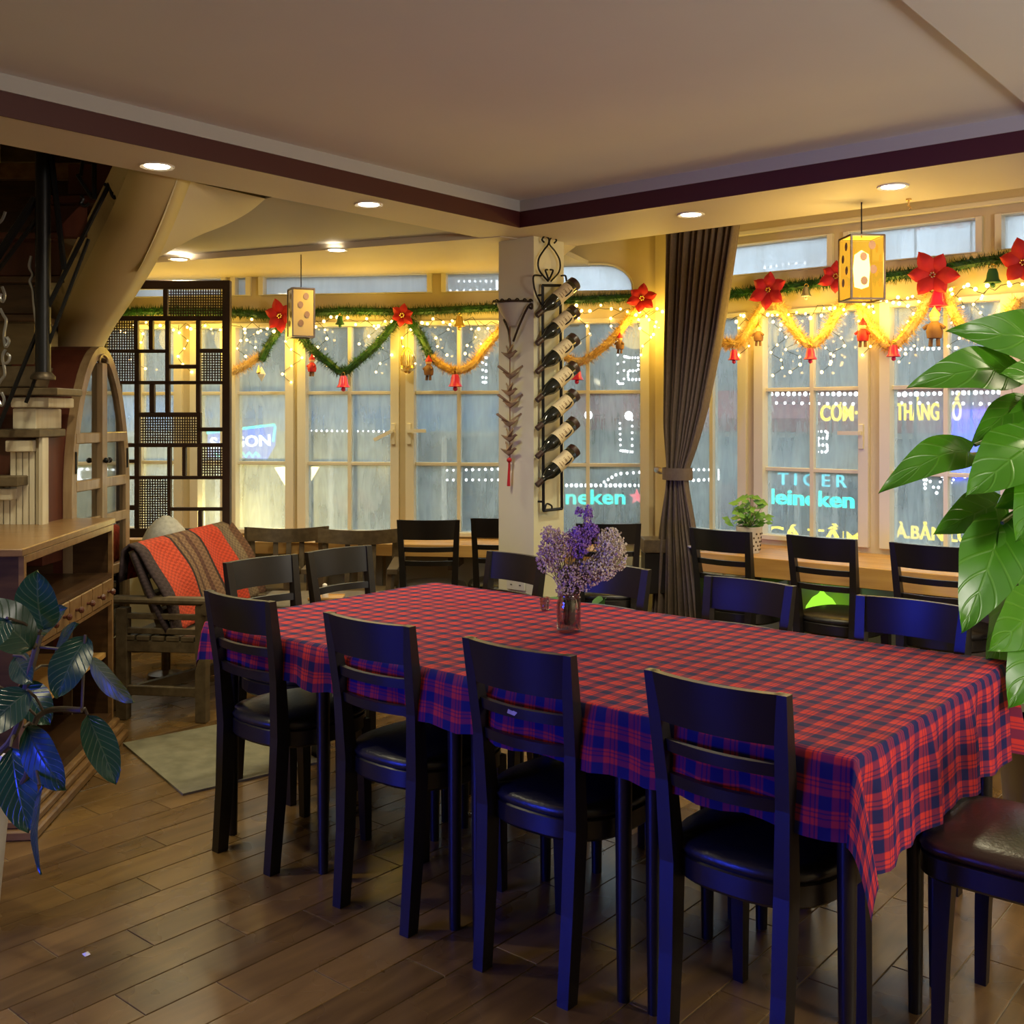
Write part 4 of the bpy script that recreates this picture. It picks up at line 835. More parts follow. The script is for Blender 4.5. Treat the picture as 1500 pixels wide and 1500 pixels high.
# ---- garlands
IN = .05
nL = Vector((-(LB-LA).normalized().y, (LB-LA).normalized().x, 0)); nM = Vector((-(MBp-LB).normalized().y, (MBp-LB).normalized().x, 0))
def onL(x, y, o=IN): return PPL(x, y, LA-nL*o, nL)
def onM(x, y, o=IN): return PPL(x, y, LB-nM*o, nM)
def onR(x, y, o=IN): return PY(x, y, 5.77-o)
def tinsel(name, label, pts, R, mat, dens=900, group='tinsel garlands over the windows'):
    P = crom(pts, 10); o0 = P[0].copy(); P = [q_-o0 for q_ in P]; m_ = MB(); m_.tube(P, R*.42, 7)
    for a, b_ in zip(P, P[1:]):
        L_ = (b_-a).length; t = (b_-a).normalized()
        for k in range(int(L_*dens)+1):
            c = a.lerp(b_, random.random()); d = Vector((random.gauss(0, 1), random.gauss(0, 1), random.gauss(0, 1))).normalized(); d = (d-t*d.dot(t)*.6).normalized()
            s_ = d.cross(t).normalized()*.0048+t*random.uniform(-.003, .003); l_ = R*random.uniform(.65, 1.15); m_.add([c-s_, c+s_, c+d*l_], [(0, 1, 2)])
    return tag(m_.build(name, mat, None, loc=o0), label, 'garland', group)
tinsel('tinsel_garland', 'dark green tinsel garland along the tops of left windows', [onL(x, y) for x, y in ((152, 458), (250, 456), (340, 458), (410, 462), (500, 456), (590, 457), (660, 454), (745, 450))], .055, greent, 2600)
tinsel('tinsel_garland', 'dark green tinsel garland behind the wine bottles', [onM(x, y) for x, y in ((782, 442), (850, 439), (920, 436), (948, 435))], .055, greent, 2600)
tinsel('tinsel_garland', 'dark green tinsel garland along tops of right windows', [onR(x, y, .06) for x, y in ((1060, 432), (1130, 424), (1225, 412), (1300, 405), (1370, 395), (1440, 383), (1530, 372))], .055, greent, 2600)
sw = [('green tinsel swag end left of the unlit lantern', greent, onL, ((383, 528), (392, 508), (404, 490), (414, 470))), ('gold tinsel swag end behind the screen post', goldt, onL, ((340, 545), (360, 535), (380, 522))),
      ('green tinsel swag dipping above pink bell, right of unlit lantern', greent, onL, ((440, 490), (458, 512), (480, 530), (502, 545), (524, 530), (552, 505), (574, 478), (586, 464))),
      ('short green tinsel drop right of the ball ornament', greent, onL, ((600, 470), (614, 488), (626, 512), (632, 530))), ('gold tinsel swag left of the pillar', goldt, onL, ((632, 522), (645, 534), (668, 543), (692, 534), (712, 508), (738, 478))),
      ('gold tinsel swag between wine bottles and poinsettia', goldt, onM, ((826, 522), (850, 530), (880, 512), (905, 488), (925, 462), (940, 445))),
      ('gold tinsel swag hugging the curtain', goldt, onR, ((1040, 488), (1060, 502), (1085, 500), (1105, 470), (1122, 440))), ('pale gold tinsel swag above bell, left of lit lantern', goldt, onR, ((1138, 436), (1152, 465), (1168, 490), (1188, 505), (1208, 490), (1222, 465), (1236, 440))),
      ('pale gold tinsel swag right of the lit lantern', goldt, onR, ((1258, 440), (1268, 470), (1285, 492), (1306, 508), (1328, 488), (1348, 460), (1364, 428))), ('pale gold tinsel swag above the big-leaved plant', goldt, onR, ((1385, 425), (1395, 455), (1412, 480), (1440, 490), (1470, 470), (1492, 440)))]
for l, mt, fn, pts in sw: tinsel('tinsel_swag', l, [fn(x, y, .07) for x, y in pts], .060, mt, 2600, 'tinsel swags hanging below the garland')
# ---- poinsettias
def petal(mb, c, d, n, L_, W_):
    s_ = d.cross(n).normalized(); n_ = 6
    def f(u, v):
        w_ = W_*math.sin(PI*min(1, u*.92+.08))**.8*(1-u*.15); return c+d*(u*L_)+s_*((v-.5)*2*w_)+n*(.012*math.sin(PI*u)-.010*abs(v-.5)*2)
    mb.grid(n_, 4, f)
def poinsettia(label, c, n, R_):
    r = thing('poinsettia', label, 'flower', c, 0, 'red felt poinsettias'); x = n.cross(Vector((0, 0, 1))).normalized(); y = x.cross(n); a0 = random.random()
    for k in range(6):
        t = a0+k*PI/3+random.uniform(-.12, .12); d = x*math.cos(t)+y*math.sin(t); m_ = MB(); petal(m_, n*.004*(k % 2), (d+n*.22).normalized(), n, R_*random.uniform(.85, 1.1), R_*.36); m_.build('petal', redfelt, r, True)
    m_ = MB()
    for k in range(6): m_.ball(n*.018+x*.012*math.cos(k)+y*.012*math.sin(k), .006, 6, 4)
    m_.build('stamens', goldm, r, True)
    return r
for l, fn, x, y, R_ in (('red poinsettia behind the unlit lantern', onL, 411, 463, .115), ('red poinsettia above the ball ornament', onL, 590, 462, .085), ('red poinsettia right of the wine bottles', onM, 940, 437, .10), ('red poinsettia just right of the curtain', onR, 1127, 425, .12), ('red poinsettia half hidden by the lit lantern', onR, 1226, 405, .10), ('largest red poinsettia right of lit lantern', onR, 1368, 403, .135), ('red poinsettia cut by the right frame edge', onR, 1500, 385, .13)):
    n = -(nL if fn is onL else nM if fn is onM else Vector((0, 1, 0))); poinsettia(l, fn(x, y, .13), n, R_)
# ---- bells, baubles, dolls
bell_me = MB().lathe([(.004, .06), (.016, .058), (.022, .04), (.026, .015), (.036, .0), (.034, -.002), (.02, .01), (.001, .03)], 16, cap=False).mesh('bell_cup', pink, True)
def hang(r, top, mat=wire): MB().tube([(0, 0, top), (0, 0, top+.07)], .0015, 4).build('thread', mat, r)
def bell(label, p, s_=1, mat=None, ball=True):
    r = thing('bell_ornament', label, 'ornament', p, 0, 'hanging bell ornaments'); me = bell_me
    o = inst(me, 'bell_cup', r, (0, 0, 0), sc=(s_,)*3)
    if mat: o.data = me.copy(); o.data.materials[0] = mat
    MB().ball((0, 0, -.012*s_), .012*s_, 8, 6).build('clapper', mat or pink, r, True); MB().tube([(0, 0, .058*s_), (0, 0, .058*s_+.05)], .0015, 4).build('thread', wire, r)
    MB().tube([(.012*s_*math.cos(t*PI/5), 0, .066*s_+.012*s_*math.sin(t*PI/5)) for t in range(11)], .003, 5).build('hanger_loop', goldm, r)
for l, fn, x, y, s_ in (('pink bell under green swag right of unlit lantern', onL, 503, 567, 1.25), ('pink bell under gold swag left of the pillar', onL, 667, 566, 1.3), ('pink bell beside fourth wine bottle', onM, 845, 556, 1.2), ('pink bell next to the curtain', onR, 1075, 527, 1.0), ('pink bell under the swag left of lit lantern', onR, 1187, 526, 1.05), ('pink bell under the swag right of lit lantern', onR, 1309, 522, 1.05), ('large pink bell under largest poinsettia', onR, 1374, 448, 1.35)): bell(l, fn(x, y, .10), s_)
for l, fn, x, y, mt, s_ in (('small dark green bell on garland above casement with drooping handle', onL, 498, 475, hgreen, .9), ('brass bell on garland left of the hanging birds', onL, 673, 478, goldm, 1.1), ('small silver bell on garland left of lit lantern', onR, 1181, 434, M('silver_lacquer', (.6, .6, .58), .25, metal=.9), .9), ('dark green bell tree on garland near right edge', onR, 1454, 414, hgreen, 1.2)): bell(l, fn(x, y, .11), s_, mt)
def doll(label, p, s_, coat, hat):
    r = thing('doll_ornament', label, 'ornament', p, 0, 'hanging doll ornaments'); 
    MB().lathe([(.001, 0), (.026*s_, .002), (.030*s_, .025*s_), (.024*s_, .05*s_), (.012*s_, .062*s_)], 12).build('body', coat, r, True); MB().ball((0, 0, .074*s_), .018*s_, 10, 8).build('head', skin, r, True)
    MB().lathe([(.02*s_, .08*s_), (.02*s_, .088*s_), (.012*s_, .1*s_), (.002, .118*s_)], 10).build('hat', hat, r, True)
    for a in (-1, 1):
        MB().tube([(a*.02*s_, -.004, .05*s_), (a*.038*s_, -.01, .036*s_)], .007*s_, 6).build('arm', coat, r, True); MB().tube([(a*.012*s_, 0, .006), (a*.014*s_, -.004, -.028*s_)], .008*s_, 6).build('leg', brownf, r, True)
    MB().tube([(0, 0, .118*s_), (0, 0, .118*s_+.05)], .0015, 4).build('thread', wire, r)
for l, fn, x, y, s_, a, b_ in (('red doll ornament right of the unlit lantern', onL, 457, 545, 1.0, redfelt, redfelt), ('brown doll ornament left of bell near pillar', onL, 628, 550, 1.1, brownf, redfelt), ('brown doll on a sledge right of wine bottles', onM, 908, 512, .9, brownf, redfelt), ('brown doll ornament between curtain and first casement', onR, 1111, 500, .95, brownf, goldm), ('red doll ornament below the lit lantern', onR, 1264, 500, 1.1, redfelt, redfelt), ('dark doll ornament with fair hat below large pink bell', onR, 1369, 496, 1.45, brownf, goldt)): doll(l, fn(x, y, .11), s_, a, b_)
p = onL(597, 528, .12); r = thing('ball_ornament', 'hanging golden ball cage ornament lit by fairy bulbs', 'ornament', p)
for k in range(8):
    t = k*PI/8; MB().tube([(.042*math.cos(t)*math.sin(q_), .042*math.sin(t)*math.sin(q_), .085*math.cos(q_)) for q_ in [j*2*PI/20 for j in range(21)]], .003, 5).build('cage_wire', goldm, r, True)
MB().lathe([(.001, -.075), (.03, -.07), (.05, -.05), (.048, -.035), (.001, -.03)], 14).build('dish', goldm, r, True); MB().tube([(0, 0, .085), (0, 0, .2)], .002, 4).build('thread', wire, r)
p = onL(383, 548, .11); r = thing('diamond_ornament', 'white and gold diamond ornament left of unlit lantern', 'ornament', p)
MB().lathe([(.001, -.05), (.035, 0), (.001, .05)], 4).build('diamond', whitef, r); MB().lathe([(.001, -.02), (.016, .01), (.001, .06)], 6, (0, -.02, 0)).build('inner_drop', goldm, r); MB().tube([(0, 0, .05), (0, 0, .1)], .0015, 4).build('thread', wire, r)
# ---- fairy lights
fb = MB().ball((0, 0, 0), 1, 6, 4).mesh('fairy_bulb', bulbE)
def fairy(label, fn, x0, x1, y0f, n, drops, glow, ge=2.2):
    rnd = random.Random(int(x0)); root = thing('fairy_lights', label, 'fairy lights', (0, 0, 0), 0, 'warm fairy light strings')
    pts = [fn(x0+(x1-x0)*k/(2*n), y0f(x0+(x1-x0)*k/(2*n))+rnd.uniform(-6, 10), .085) for k in range(2*n+1)]; MB().tube(pts, .002, 4).build('wire', wire, root)
    for k, q_ in enumerate(pts):
        if rnd.random() < .8: inst(fb, 'bulb', root, q_+Vector((rnd.uniform(-.02, .02), 0, rnd.uniform(-.03, .02))), sc=(rnd.uniform(.007, .012),)*3)
    for x, y1 in drops:
        ya = y0f(x); m = max(3, int((y1-ya)/11)); pp = [fn(x+10*math.sin(k*1.7+x)+rnd.uniform(-5, 5), ya+(y1-ya)*k/m, .035) for k in range(m+1)]; MB().tube(crom(pp, 3), .0018, 4).build('wire', wire, root)
        for q_ in pp[1:]: inst(fb, 'bulb', root, q_, sc=(rnd.uniform(.006, .010),)*3)
    for x, y in glow: lamp('fairy_glow', 'POINT', fn(x, y, .16), ge, (1, .64, .08), root, shadow_soft_size=.12)
fairy('warm fairy lights behind lattice screen and unlit lantern', onL, 165, 438, lambda x: 476, 14, ((200, 540), (268, 545), (352, 545), (372, 520), (428, 560)), ((215, 490), (300, 490), (420, 505)))
fairy('warm fairy lights over casements left of the pillar', onL, 446, 738, lambda x: 470, 16, ((470, 535), (540, 515), (560, 545), (597, 545), (648, 520), (690, 530), (715, 515)), ((530, 485), (600, 500), (700, 490)))
fairy('warm fairy lights right of the wine rack', onM, 845, 972, lambda x: 455, 6, ((858, 500), (900, 500), (945, 520), (958, 480), (968, 490)), ((930, 480), (962, 470)))
fairy('warm fairy lights from curtain to the lit lantern', onR, 1070, 1250, lambda x: 470-(x-1070)*.14, 12, ((1090, 520), (1140, 550), (1165, 545), (1210, 545), (1225, 530)), ((1110, 480), (1185, 470), (1245, 470)))
fairy('warm fairy lights from lit lantern to the right edge', onR, 1262, 1500, lambda x: 446-(x-1262)*.14, 14, ((1270, 520), (1330, 530), (1400, 530), (1440, 520)), ((1290, 465), (1370, 460), (1450, 450)))
# ---- lattice screen
DS = 6.25; r = thing('lattice_screen', 'dark wooden lattice room divider with cane panels', 'screen', C(0, DS), RZ); q = DS/F
sx = lambda x: (x-750)*q
sz = lambda y: H-(y-HY)*q
def sbar(x0, x1, y0, y1, nm_='bar', th=.03):
    z1 = sz(y0); z0 = sz(y1) if y1 is not None else 0
    MB().bb(sx(x0), sx(x1), -th/2, th/2, z0, z1, .003).build(nm_, screenw, r)
sbar(327, 338, 411, None, 'post', .045); sbar(148, 157, 411, None, 'post', .045); sbar(157, 327, 411, 424, 'rail', .04); sbar(157, 327, 774, 787, 'rail', .04); sbar(157, 327, 940, 955, 'rail', .04)
for b_ in ((157, 327, 463, 470), (157, 245, 512, 517), (294, 327, 511, 517), (157, 327, 558, 563), (205, 290, 604, 611), (290, 327, 626, 632), (157, 327, 649, 655), (157, 199, 673, 678), (157, 327, 697, 702), (157, 199, 740, 747), (250, 327, 743, 748), (247, 290, 534, 540),
           (240, 246, 424, 463), (197, 203, 470, 512), (219, 225, 470, 512), (243, 249, 470, 604), (288, 294, 470, 604), (198, 205, 517, 774), (220, 227, 563, 604), (289, 295, 604, 649), (246, 251, 655, 774), (268, 273, 655, 697), (290, 296, 655, 697), (291, 297, 748, 774), (174, 178, 563, 649)):
    sbar(*b_)
for x0, x1, y0, y1 in ((247, 327, 424, 463), (157, 197, 470, 512), (157, 198, 517, 558), (295, 327, 517, 558), (206, 289, 611, 649), (296, 327, 655, 697), (205, 246, 702, 774)):
    m_ = MB(); n = int((x1-x0)/3.6); k = int((y1-y0)/3.6)
    for i in range(1, n): x = sx(x0+(x1-x0)*i/n); m_.bb(x-.0034, x+.0034, -.003, .0, sz(y1), sz(y0))
    for i in range(1, k): z = sz(y0+(y1-y0)*i/k); m_.bb(sx(x0), sx(x1), .0, .003, z-.0034, z+.0034)
    o = m_.build('cane_panel', screenw, r)
# ---- staircase
ST = thing('staircase', 'winding timber stair with curved plaster underside on the left', 'staircase', (0, 0, 0))
lft = [(91, 660), (87, 580), (84, 516), (86, 479), (93, 457), (109, 420), (133, 371), (167, 300), (190, 245)]; rgt = [(128, 660), (129, 560), (133, 515), (149, 480), (165, 455), (182, 429), (210, 382), (233, 331), (262, 255)]
dep = [5.5, 5.45, 5.3, 5.15, 5.0, 4.85, 4.6, 4.35, 4.08]
def rail3(tab, dd): return crom([PD(x, y, d) for (x, y), d in zip(tab, dd)], 6)
Lr, Rr = rail3(lft, dep), rail3(rgt, [d+.12 for d in dep]); nr = len(Lr)
back = lambda p, k: p+C(-.10, .28)*k
m_ = MB(); m_.loft([[a, b_, b_+C(.02, .10), a+C(-.02, .10)] for a, b_ in zip(Lr, Rr)]); m_.build('plaster_soffit', plaster, ST, 'all')
m_ = MB(); tx = [(58, 640), (60, 580), (62, 516), (64, 470), (72, 440), (90, 400), (112, 352), (145, 285), (170, 232)]
Tr = rail3(tx, [d+.10 for d in dep]); m_.loft([[a, b_, b_+C(0, .05), a+C(0, .05)] for a, b_ in zip(Tr, [l_+C(.004, .02) for l_ in Lr])]); m_.build('plaster_string', dirty, ST, True)
# funnel from the stringer to the bay ceiling
A_ = rail3([(201, 398), (210, 382), (233, 331), (262, 255)], [4.74, 4.70, 4.46, 4.20])
Cc = [PZ(x, y, ZG) for x, y in cur]; Bt = [PZ(262+(389-262)*k/6, 262+(291-262)*k/6, ZS+.03) for k in range(7)]
edge1 = A_+Bt[1:]; edge2 = crom(Cc[::-1], 6)
def samp(P, t):
    t *= len(P)-1; i = min(int(t), len(P)-2); return P[i].lerp(P[i+1], t-i)
def fun(u, v):
    a, b_ = samp(edge1, u), samp(edge2, u); p = a.lerp(b_, v); p.z += -.06*math.sin(PI*v)*math.sin(PI*u)*.6; return p
MB().grid(30, 12, fun).build('plaster_fillet', M('white_plaster', (.66, .60, .44), .6), ST, 'all')
# lower flight: boarded side and tread ends
def stepbox(x0, x1, y0, y1, d, dd, mat, nm_, bev=.004):
    a, b_ = (x0-750)/F*d, (x1-750)/F*d; z1, z0 = H-(y0-HY)/F*d, H-(y1-HY)/F*d
    m_ = MB(); cn = C((a+b_)/2, d+dd/2, (z0+z1)/2); m_.box(cn, (b_-a, dd, z1-z0), RZ, bev); return m_.build(nm_, mat, ST)
for k in range(9):
    x0 = -22+k*9.3; top = 700 if x0 < 8 else 655 if x0 < 20 else 645
    if x0 >= 48: top = 642
    stepbox(x0, x0+7.7, top, 815, 4.52, .02, whitew, 'side_board', .003)
stepbox(57, 62, 640, 815, 4.50, .06, whitew, 'corner_bead')
stepbox(-30, 62, 640, 830, 4.56, .25, redwood, 'side_carcass')
for x0, x1, y0, y1, d, mt, nm_ in ((-40, 84, 568, 579, 4.46, oldwood, 'tread'), (16, 71, 582, 597, 4.50, whitew, 'tread_moulding'), (19, 52, 598, 629, 4.53, whitew, 'side_board'), (-40, 58, 629, 641, 4.46, oldwood, 'tread'), (8, 47, 645, 662, 4.48, whitew, 'tread_moulding'), (-40, 25, 698, 713, 4.42, oldwood, 'tread'), (-40, 15, 716, 733, 4.46, whitew, 'tread_moulding'),
                                   (-40, 52, 536, 567, 4.75, oldwood, 'riser'), (-40, 50, 471, 535, 4.95, M('olive_oak', (.12, .085, .035), .5, col2=(.17, .12, .05), nscale=8, stretch=(1, 1, 4)), 'riser'), (-40, 50, 460, 471, 4.85, dwood, 'tread'), (-40, 52, 415, 460, 5.05, dwood, 'riser'), (-40, 95, 404, 414, 4.95, dwood, 'tread'), (-40, 94, 352, 404, 5.1, redwood, 'riser'), (-40, 130, 340, 350, 5.0, redwood, 'tread'), (60, 128, 300, 340, 5.15, redwood, 'riser'), (60, 165, 286, 297, 5.1, redwood, 'tread'), (100, 165, 240, 286, 5.2, redwood, 'riser')):
    stepbox(x0, x1, y0, y1, d, .26, mt, nm_)
stepbox(-170, -25, 640, 1106, 4.56, .25, whitew, 'stair_base'); stepbox(-170, 66, 262, 640, 5.42, .1, dwood, 'dark_gap_sheet'); stepbox(60, 150, 225, 345, 5.5, .05, dwood, 'dark_gap_sheet')  # dark sheets added behind the steps so the gaps look shaded
stepbox(-60, 120, 238, 262, 5.35, .05, mwood, 'landing_beam'); stepbox(-60, 200, 180, 238, 6.0, .1, oldwood, 'landing_boards')
# ---- railing
RL = thing('stair_railing', 'black wrought-iron stair railing with scrolls at left edge', 'railing', (0, 0, 0)); D = 4.35
pd = lambda x, y, d=D: PD(x, y, d)
MB().tube([pd(63, 226), pd(63, 548)], .030, 14).build('newel_post', iron, RL, True); MB().lathe([(.05, 0), (.05, .012), (.035, .03)], 14, pd(63, 556)).build('post_foot', rust, RL, True)
for a, b_, rr, nm_ in (((75, 228), (94, 395), .012, 'bar'), ((-10, 385), (52, 290), .018, 'handrail'), ((-12, 408), (56, 318), .010, 'bar'), ((38, 590), (130, 350), .008, 'bar'), ((-8, 640), (58, 478), .009, 'bar'), ((60, 470), (170, 250), .010, 'bar'), ((138, 292), (138, 240), .010, 'bar'), ((113, 256), (135, 290), .008, 'bar'), ((121, 236), (118, 258), .008, 'bar')):
    MB().tube([pd(*a), pd(*b_)], rr, 6).build(nm_, iron, RL, True)
steel = M('worn_bright_iron', (.35, .35, .36), .35, metal=.8)
for pts in (((3, 420), (7, 432), (4, 442), (0, 436), (2, 430)), ((0, 452), (5, 462), (9, 470), (6, 490), (8, 508), (13, 500), (10, 494)), ((8, 512), (4, 520), (5, 532), (12, 530), (14, 522), (10, 518)), ((5, 532), (7, 548), (2, 556), (-4, 565)), ((2, 575), (6, 585), (3, 594), (-2, 588)), ((46, 375), (43, 390), (48, 402), (44, 412), (48, 424), (50, 448), (54, 480)), ((-6, 330), (3, 322), (8, 310))):
    MB().tube(crom([pd(*k) for k in pts], 5), .0065, 6).build('scroll', steel, RL, True)
for pts in (((118, 287), (122, 291), (119, 298), (125, 302), (131, 298)), ((153, 270), (160, 274), (164, 286), (168, 290), (170, 283), (166, 281))):
    MB().tube(crom([pd(*k) for k in pts], 5), .007, 6).build('scroll', iron, RL, True)
MB().add([pd(90, 330, 4.36), pd(118, 300, 4.36), pd(128, 302, 4.36), pd(128, 348, 4.36), pd(88, 346, 4.36), pd(90, 330, 4.39), pd(118, 300, 4.39), pd(128, 302, 4.39), pd(128, 348, 4.39), pd(88, 346, 4.39)], [(0, 1, 2, 3, 4), (9, 8, 7, 6, 5)]+[(k, (k+1) % 5, 5+(k+1) % 5, 5+k) for k in range(5)]).build('plate', redwood, RL)
# ---- sideboard (camera-aligned frame: x right, y away)
SB = thing('sideboard', 'dark wooden sideboard with small drawers below the staircase', 'sideboard', C(-1.70, 3.69), RZ+math.radians(5.5)); Ls = 1.12; Wd = .42
MB().bb(-Wd-.05, .0, -.02, Ls+.02, .972, 1.0, .004).build('top', mwood, SB)
MB().bb(-Wd-.03, -.02, 0, .02, .09, .972).build('end_panel', dwood, SB); MB().bb(-Wd-.03, -.02, Ls-.02, Ls, .09, .972).build('end_panel', dwood, SB); MB().bb(-Wd-.04, -Wd-.02, 0, Ls, .09, .972).build('back_panel', dwood, SB)
for y in (0.0, Ls-.025): MB().bb(-.02, -.002, y, y+.025, .09, .972, .002).build('face_stile', mwood, SB)
MB().bb(-.02, -.002, .025, Ls-.025, .945, .972, .002).build('face_rail', mwood, SB); MB().bb(-Wd, -.004, .02, Ls-.02, .735, .755).build('niche_shelf', dwood, SB); MB().bb(-Wd, -.004, .02, Ls-.02, .615, .63).build('drawer_rail', mwood, SB); MB().bb(-Wd, -.03, .02, Ls-.02, .375, .395).build('shelf', pine, SB); MB().bb(-Wd, -.004, .02, Ls-.02, .09, .12).build('bottom_shelf', dwood, SB)
nd = 7
for k in range(nd):
    y0 = .03+(Ls-.06)*k/nd; y1 = .03+(Ls-.06)*(k+1)/nd; dr = MB().bb(-.30, .002, y0+.004, y1-.004, .634, .732, .003).build('drawer', mwood, SB); MB().lathe([(.006, 0), (.006, .012), (.014, .02), (.012, .03), (.002, .034)], 10).build('knob', redwood, dr)
    kn = dr.children[0]; kn.location = (.002, (y0+y1)/2, .683); kn.rotation_euler = (0, PI/2, 0)
for k, (o_, z0, z1) in enumerate(((.06, 0, .035), (.04, .035, .065), (.02, .065, .09))): MB().bb(-Wd-.04, o_, -o_, Ls+.02, z0, z1, .006).build('base_moulding', mwood, SB)
p = SB.matrix_basis @ Vector((-.2, .2, .755)); r = thing('painted_plate', 'round orange and white plate propped in sideboard niche', 'plate', p, RZ)
m_ = MB().lathe([(.001, .012), (.05, .012), (.085, .0), (.09, .004), (.05, .018), (.001, .018)], 20); o = m_.build('dish', M('orange_glaze', (.7, .12, .02), .25, col2=(.8, .6, .3), nscale=14), r, True); o.rotation_euler = (math.radians(75), 0, math.radians(55)); o.location = (0, 0, .095)
MB().box((0, .0, .004), (.08, .06, .008)).build('stand', dwood, r)
# ---- arched cabinet
AC = thing('arched_cabinet', 'glazed display cabinet with pointed arch top behind the sideboard', 'cabinet', C(-2.0, 4.76), RZ+PI/2-math.radians(0)); Wc = .72; Zs = 1.12; Za = 1.80; De = .34
# local x runs away from camera, local -y faces the room
def arch(t, off=0):
    # t in 0..1 from left spring over apex to right spring
    if t <= .5: a = t*2; return (off+(Wc/2-off)*(1-math.cos(a*PI/2))**.9, Zs+(Za-off-Zs)*math.sin(a*PI/2))
    x, z = arch(1-t, off); return Wc-x, z
def outline(off, zb): return [(off, zb)]+[arch(k/24, off) for k in range(25)]+[(Wc-off, zb)]
def ringface(o1, o2, y0, y1, zb1, zb2):
    a, b_ = outline(o1, zb1), outline(o2, zb2); n = len(a); m_ = MB()
    for P, Q in zip(range(n-1), range(1, n)):
        for (yy) in (0,):
            m_.add([(a[P][0], y0, a[P][1]), (a[Q][0], y0, a[Q][1]), (b_[Q][0], y0, b_[Q][1]), (b_[P][0], y0, b_[P][1]), (a[P][0], y1, a[P][1]), (a[Q][0], y1, a[Q][1]), (b_[Q][0], y1, b_[Q][1]), (b_[P][0], y1, b_[P][1])], [(0, 1, 2, 3), (7, 6, 5, 4), (0, 4, 5, 1), (3, 2, 6, 7)])
    return m_
cabw = M('polished_cabinet_wood', (.24, .155, .08), .15, col2=(.34, .235, .13), nscale=5, stretch=(4, 4, .6))
ringface(0, .055, -.02, .02, .04, .04).build('arch_frame', cabw, AC, True)
ringface(.0, .012, .02, De, .04, .04).build('cabinet_shell', redwood, AC, True)
MB().prism([(0, De), (Wc, De), (Wc, De+.01), (0, De+.01)], .04, 1.6).build('cabinet_back', redwood, AC)
MB().bb(0, Wc, -.03, De, 0, .08, .004).build('plinth', cabw, AC); MB().bb(.05, Wc-.05, -.015, .01, .08, .36, .004).build('lower_panel', cabw, AC)
MB().bb(Wc/2-.03, Wc/2+.03, -.03, .015, .36, 1.72, .004).build('door_stile', cabw, AC)
for z in (.70, .96, 1.14, 1.36): MB().bb(.05, Wc-.05, -.022, .012, z-.025, z+.025, .004).build('door_rail', cabw, AC)
for sgn in (-1, 1): 
    kx = Wc/2+sgn*.022; MB().ball((kx, -.045, 1.25), .014, 10, 6).build('knob', iron, AC, True); 
    for hz in (1.2,): MB().bb(.035 if sgn < 0 else Wc-.045, .045 if sgn < 0 else Wc-.035, -.026, -.018, hz, hz+.1).build('hinge', iron, AC)
pts = outline(.05, .36)[1:]; zs_ = [.36, .675], [.725, .935], [.985, 1.115]
for z0, z1 in zs_:
    if z1 > Zs: continue
    for x0, x1 in ((.055, Wc/2-.03), (Wc/2+.03, Wc-.055)): MB().bb(x0, x1, -.004, .0, z0, z1).build('pane', cabglass, AC)
for x0, x1, s_ in ((.06, Wc/2-.03, 0), (Wc/2+.03, Wc-.06, 1)):
    for zb, zt in ((1.165, 1.335), (1.385, 1.75)):
        P_ = [(x0, zb), (x1, zb)]; xs_ = [x1-(x1-x0)*k/8 for k in range(9)]
        def ztop(x):
            x = min(x, Wc-x); best = Zs
            for k in range(49):
                ax_, az = arch(k/96, .05)
                if ax_ <= x: best = az
            return best
        top = [(x, max(zb+.001, min(zt, ztop(x)))) for x in xs_]; P_ = P_+top; n = len(P_)
        MB().add([(x, -.004, z) for x, z in P_]+[(x, 0, z) for x, z in P_], [tuple(range(n)), tuple(range(n, 2*n))[::-1]]).build('pane', cabglass, AC)
for z in (.60, .97): MB().bb(.02, Wc-.02, .02, De, z, z+.012).build('inner_shelf', redwood, AC)
MB().tube([(Wc/2+.05*math.sin(t*PI/8), -.024, 1.76+.03*math.cos(t*PI/8)-.03) for t in range(-5, 6)], .006, 6).build('arch_crest', cabw, AC, True)
# ---- slatted bench with throw
BN = thing('wooden_bench', 'grey-brown teak bench with slatted arms by the staircase', 'bench', C(-1.48, 5.06), RZ+math.radians(-7.5)); Bd, Bl = .44, 1.22
# local x right (seat front at 0, back at -Bd), y away
def leg(x, y, h_, nm_='leg'): MB().bb(x-.026, x+.026, y-.026, y+.026, 0, h_, .004).build(nm_, oldwood, BN)
for y in (0, Bl): leg(0, y, .56); leg(-Bd+.04, y, .54)
for y in (0, Bl):
    MB().bb(-Bd-.02, .045, y-.038, y+.038, .56, .595, .012).build('arm_top', oldwood, BN); m_ = MB().tube([(.035, y-.04, .545), (.035, y+.04, .545)], .030, 12); m_.build('arm_scroll', oldwood, BN, True)
    for z in (.43, .50): MB().bb(-Bd+.05, -.02, y-.012, y+.012, z-.014, z+.014, .003).build('arm_slat', oldwood, BN)
    MB().bb(-Bd+.05, -.02, y-.016, y+.016, .33, .385, .003).build('side_rail', oldwood, BN); MB().bb(-Bd+.05, -.02, y-.014, y+.014, .12, .165, .003).build('stretcher', oldwood, BN)
MB().beam((-Bd+.1, .02, .14), (-.02, Bl*.5, .16), .03, .05).build('diagonal_stretcher', oldwood, BN)
for k in range(6): MB().bb(-Bd+.04+k*.075, -Bd+.104+k*.075, -.02, Bl+.02, .385, .408, .003).build('seat_slat', oldwood, BN)
MB().bb(-.02, .012, .02, Bl-.02, .33, .385, .003).build('front_rail', oldwood, BN)
for y in (.04, Bl-.04): MB().beam((-.20, y, .38), (-.37, y, .81), .045, .03, (1, 0, 0)).build('back_post', oldwood, BN)
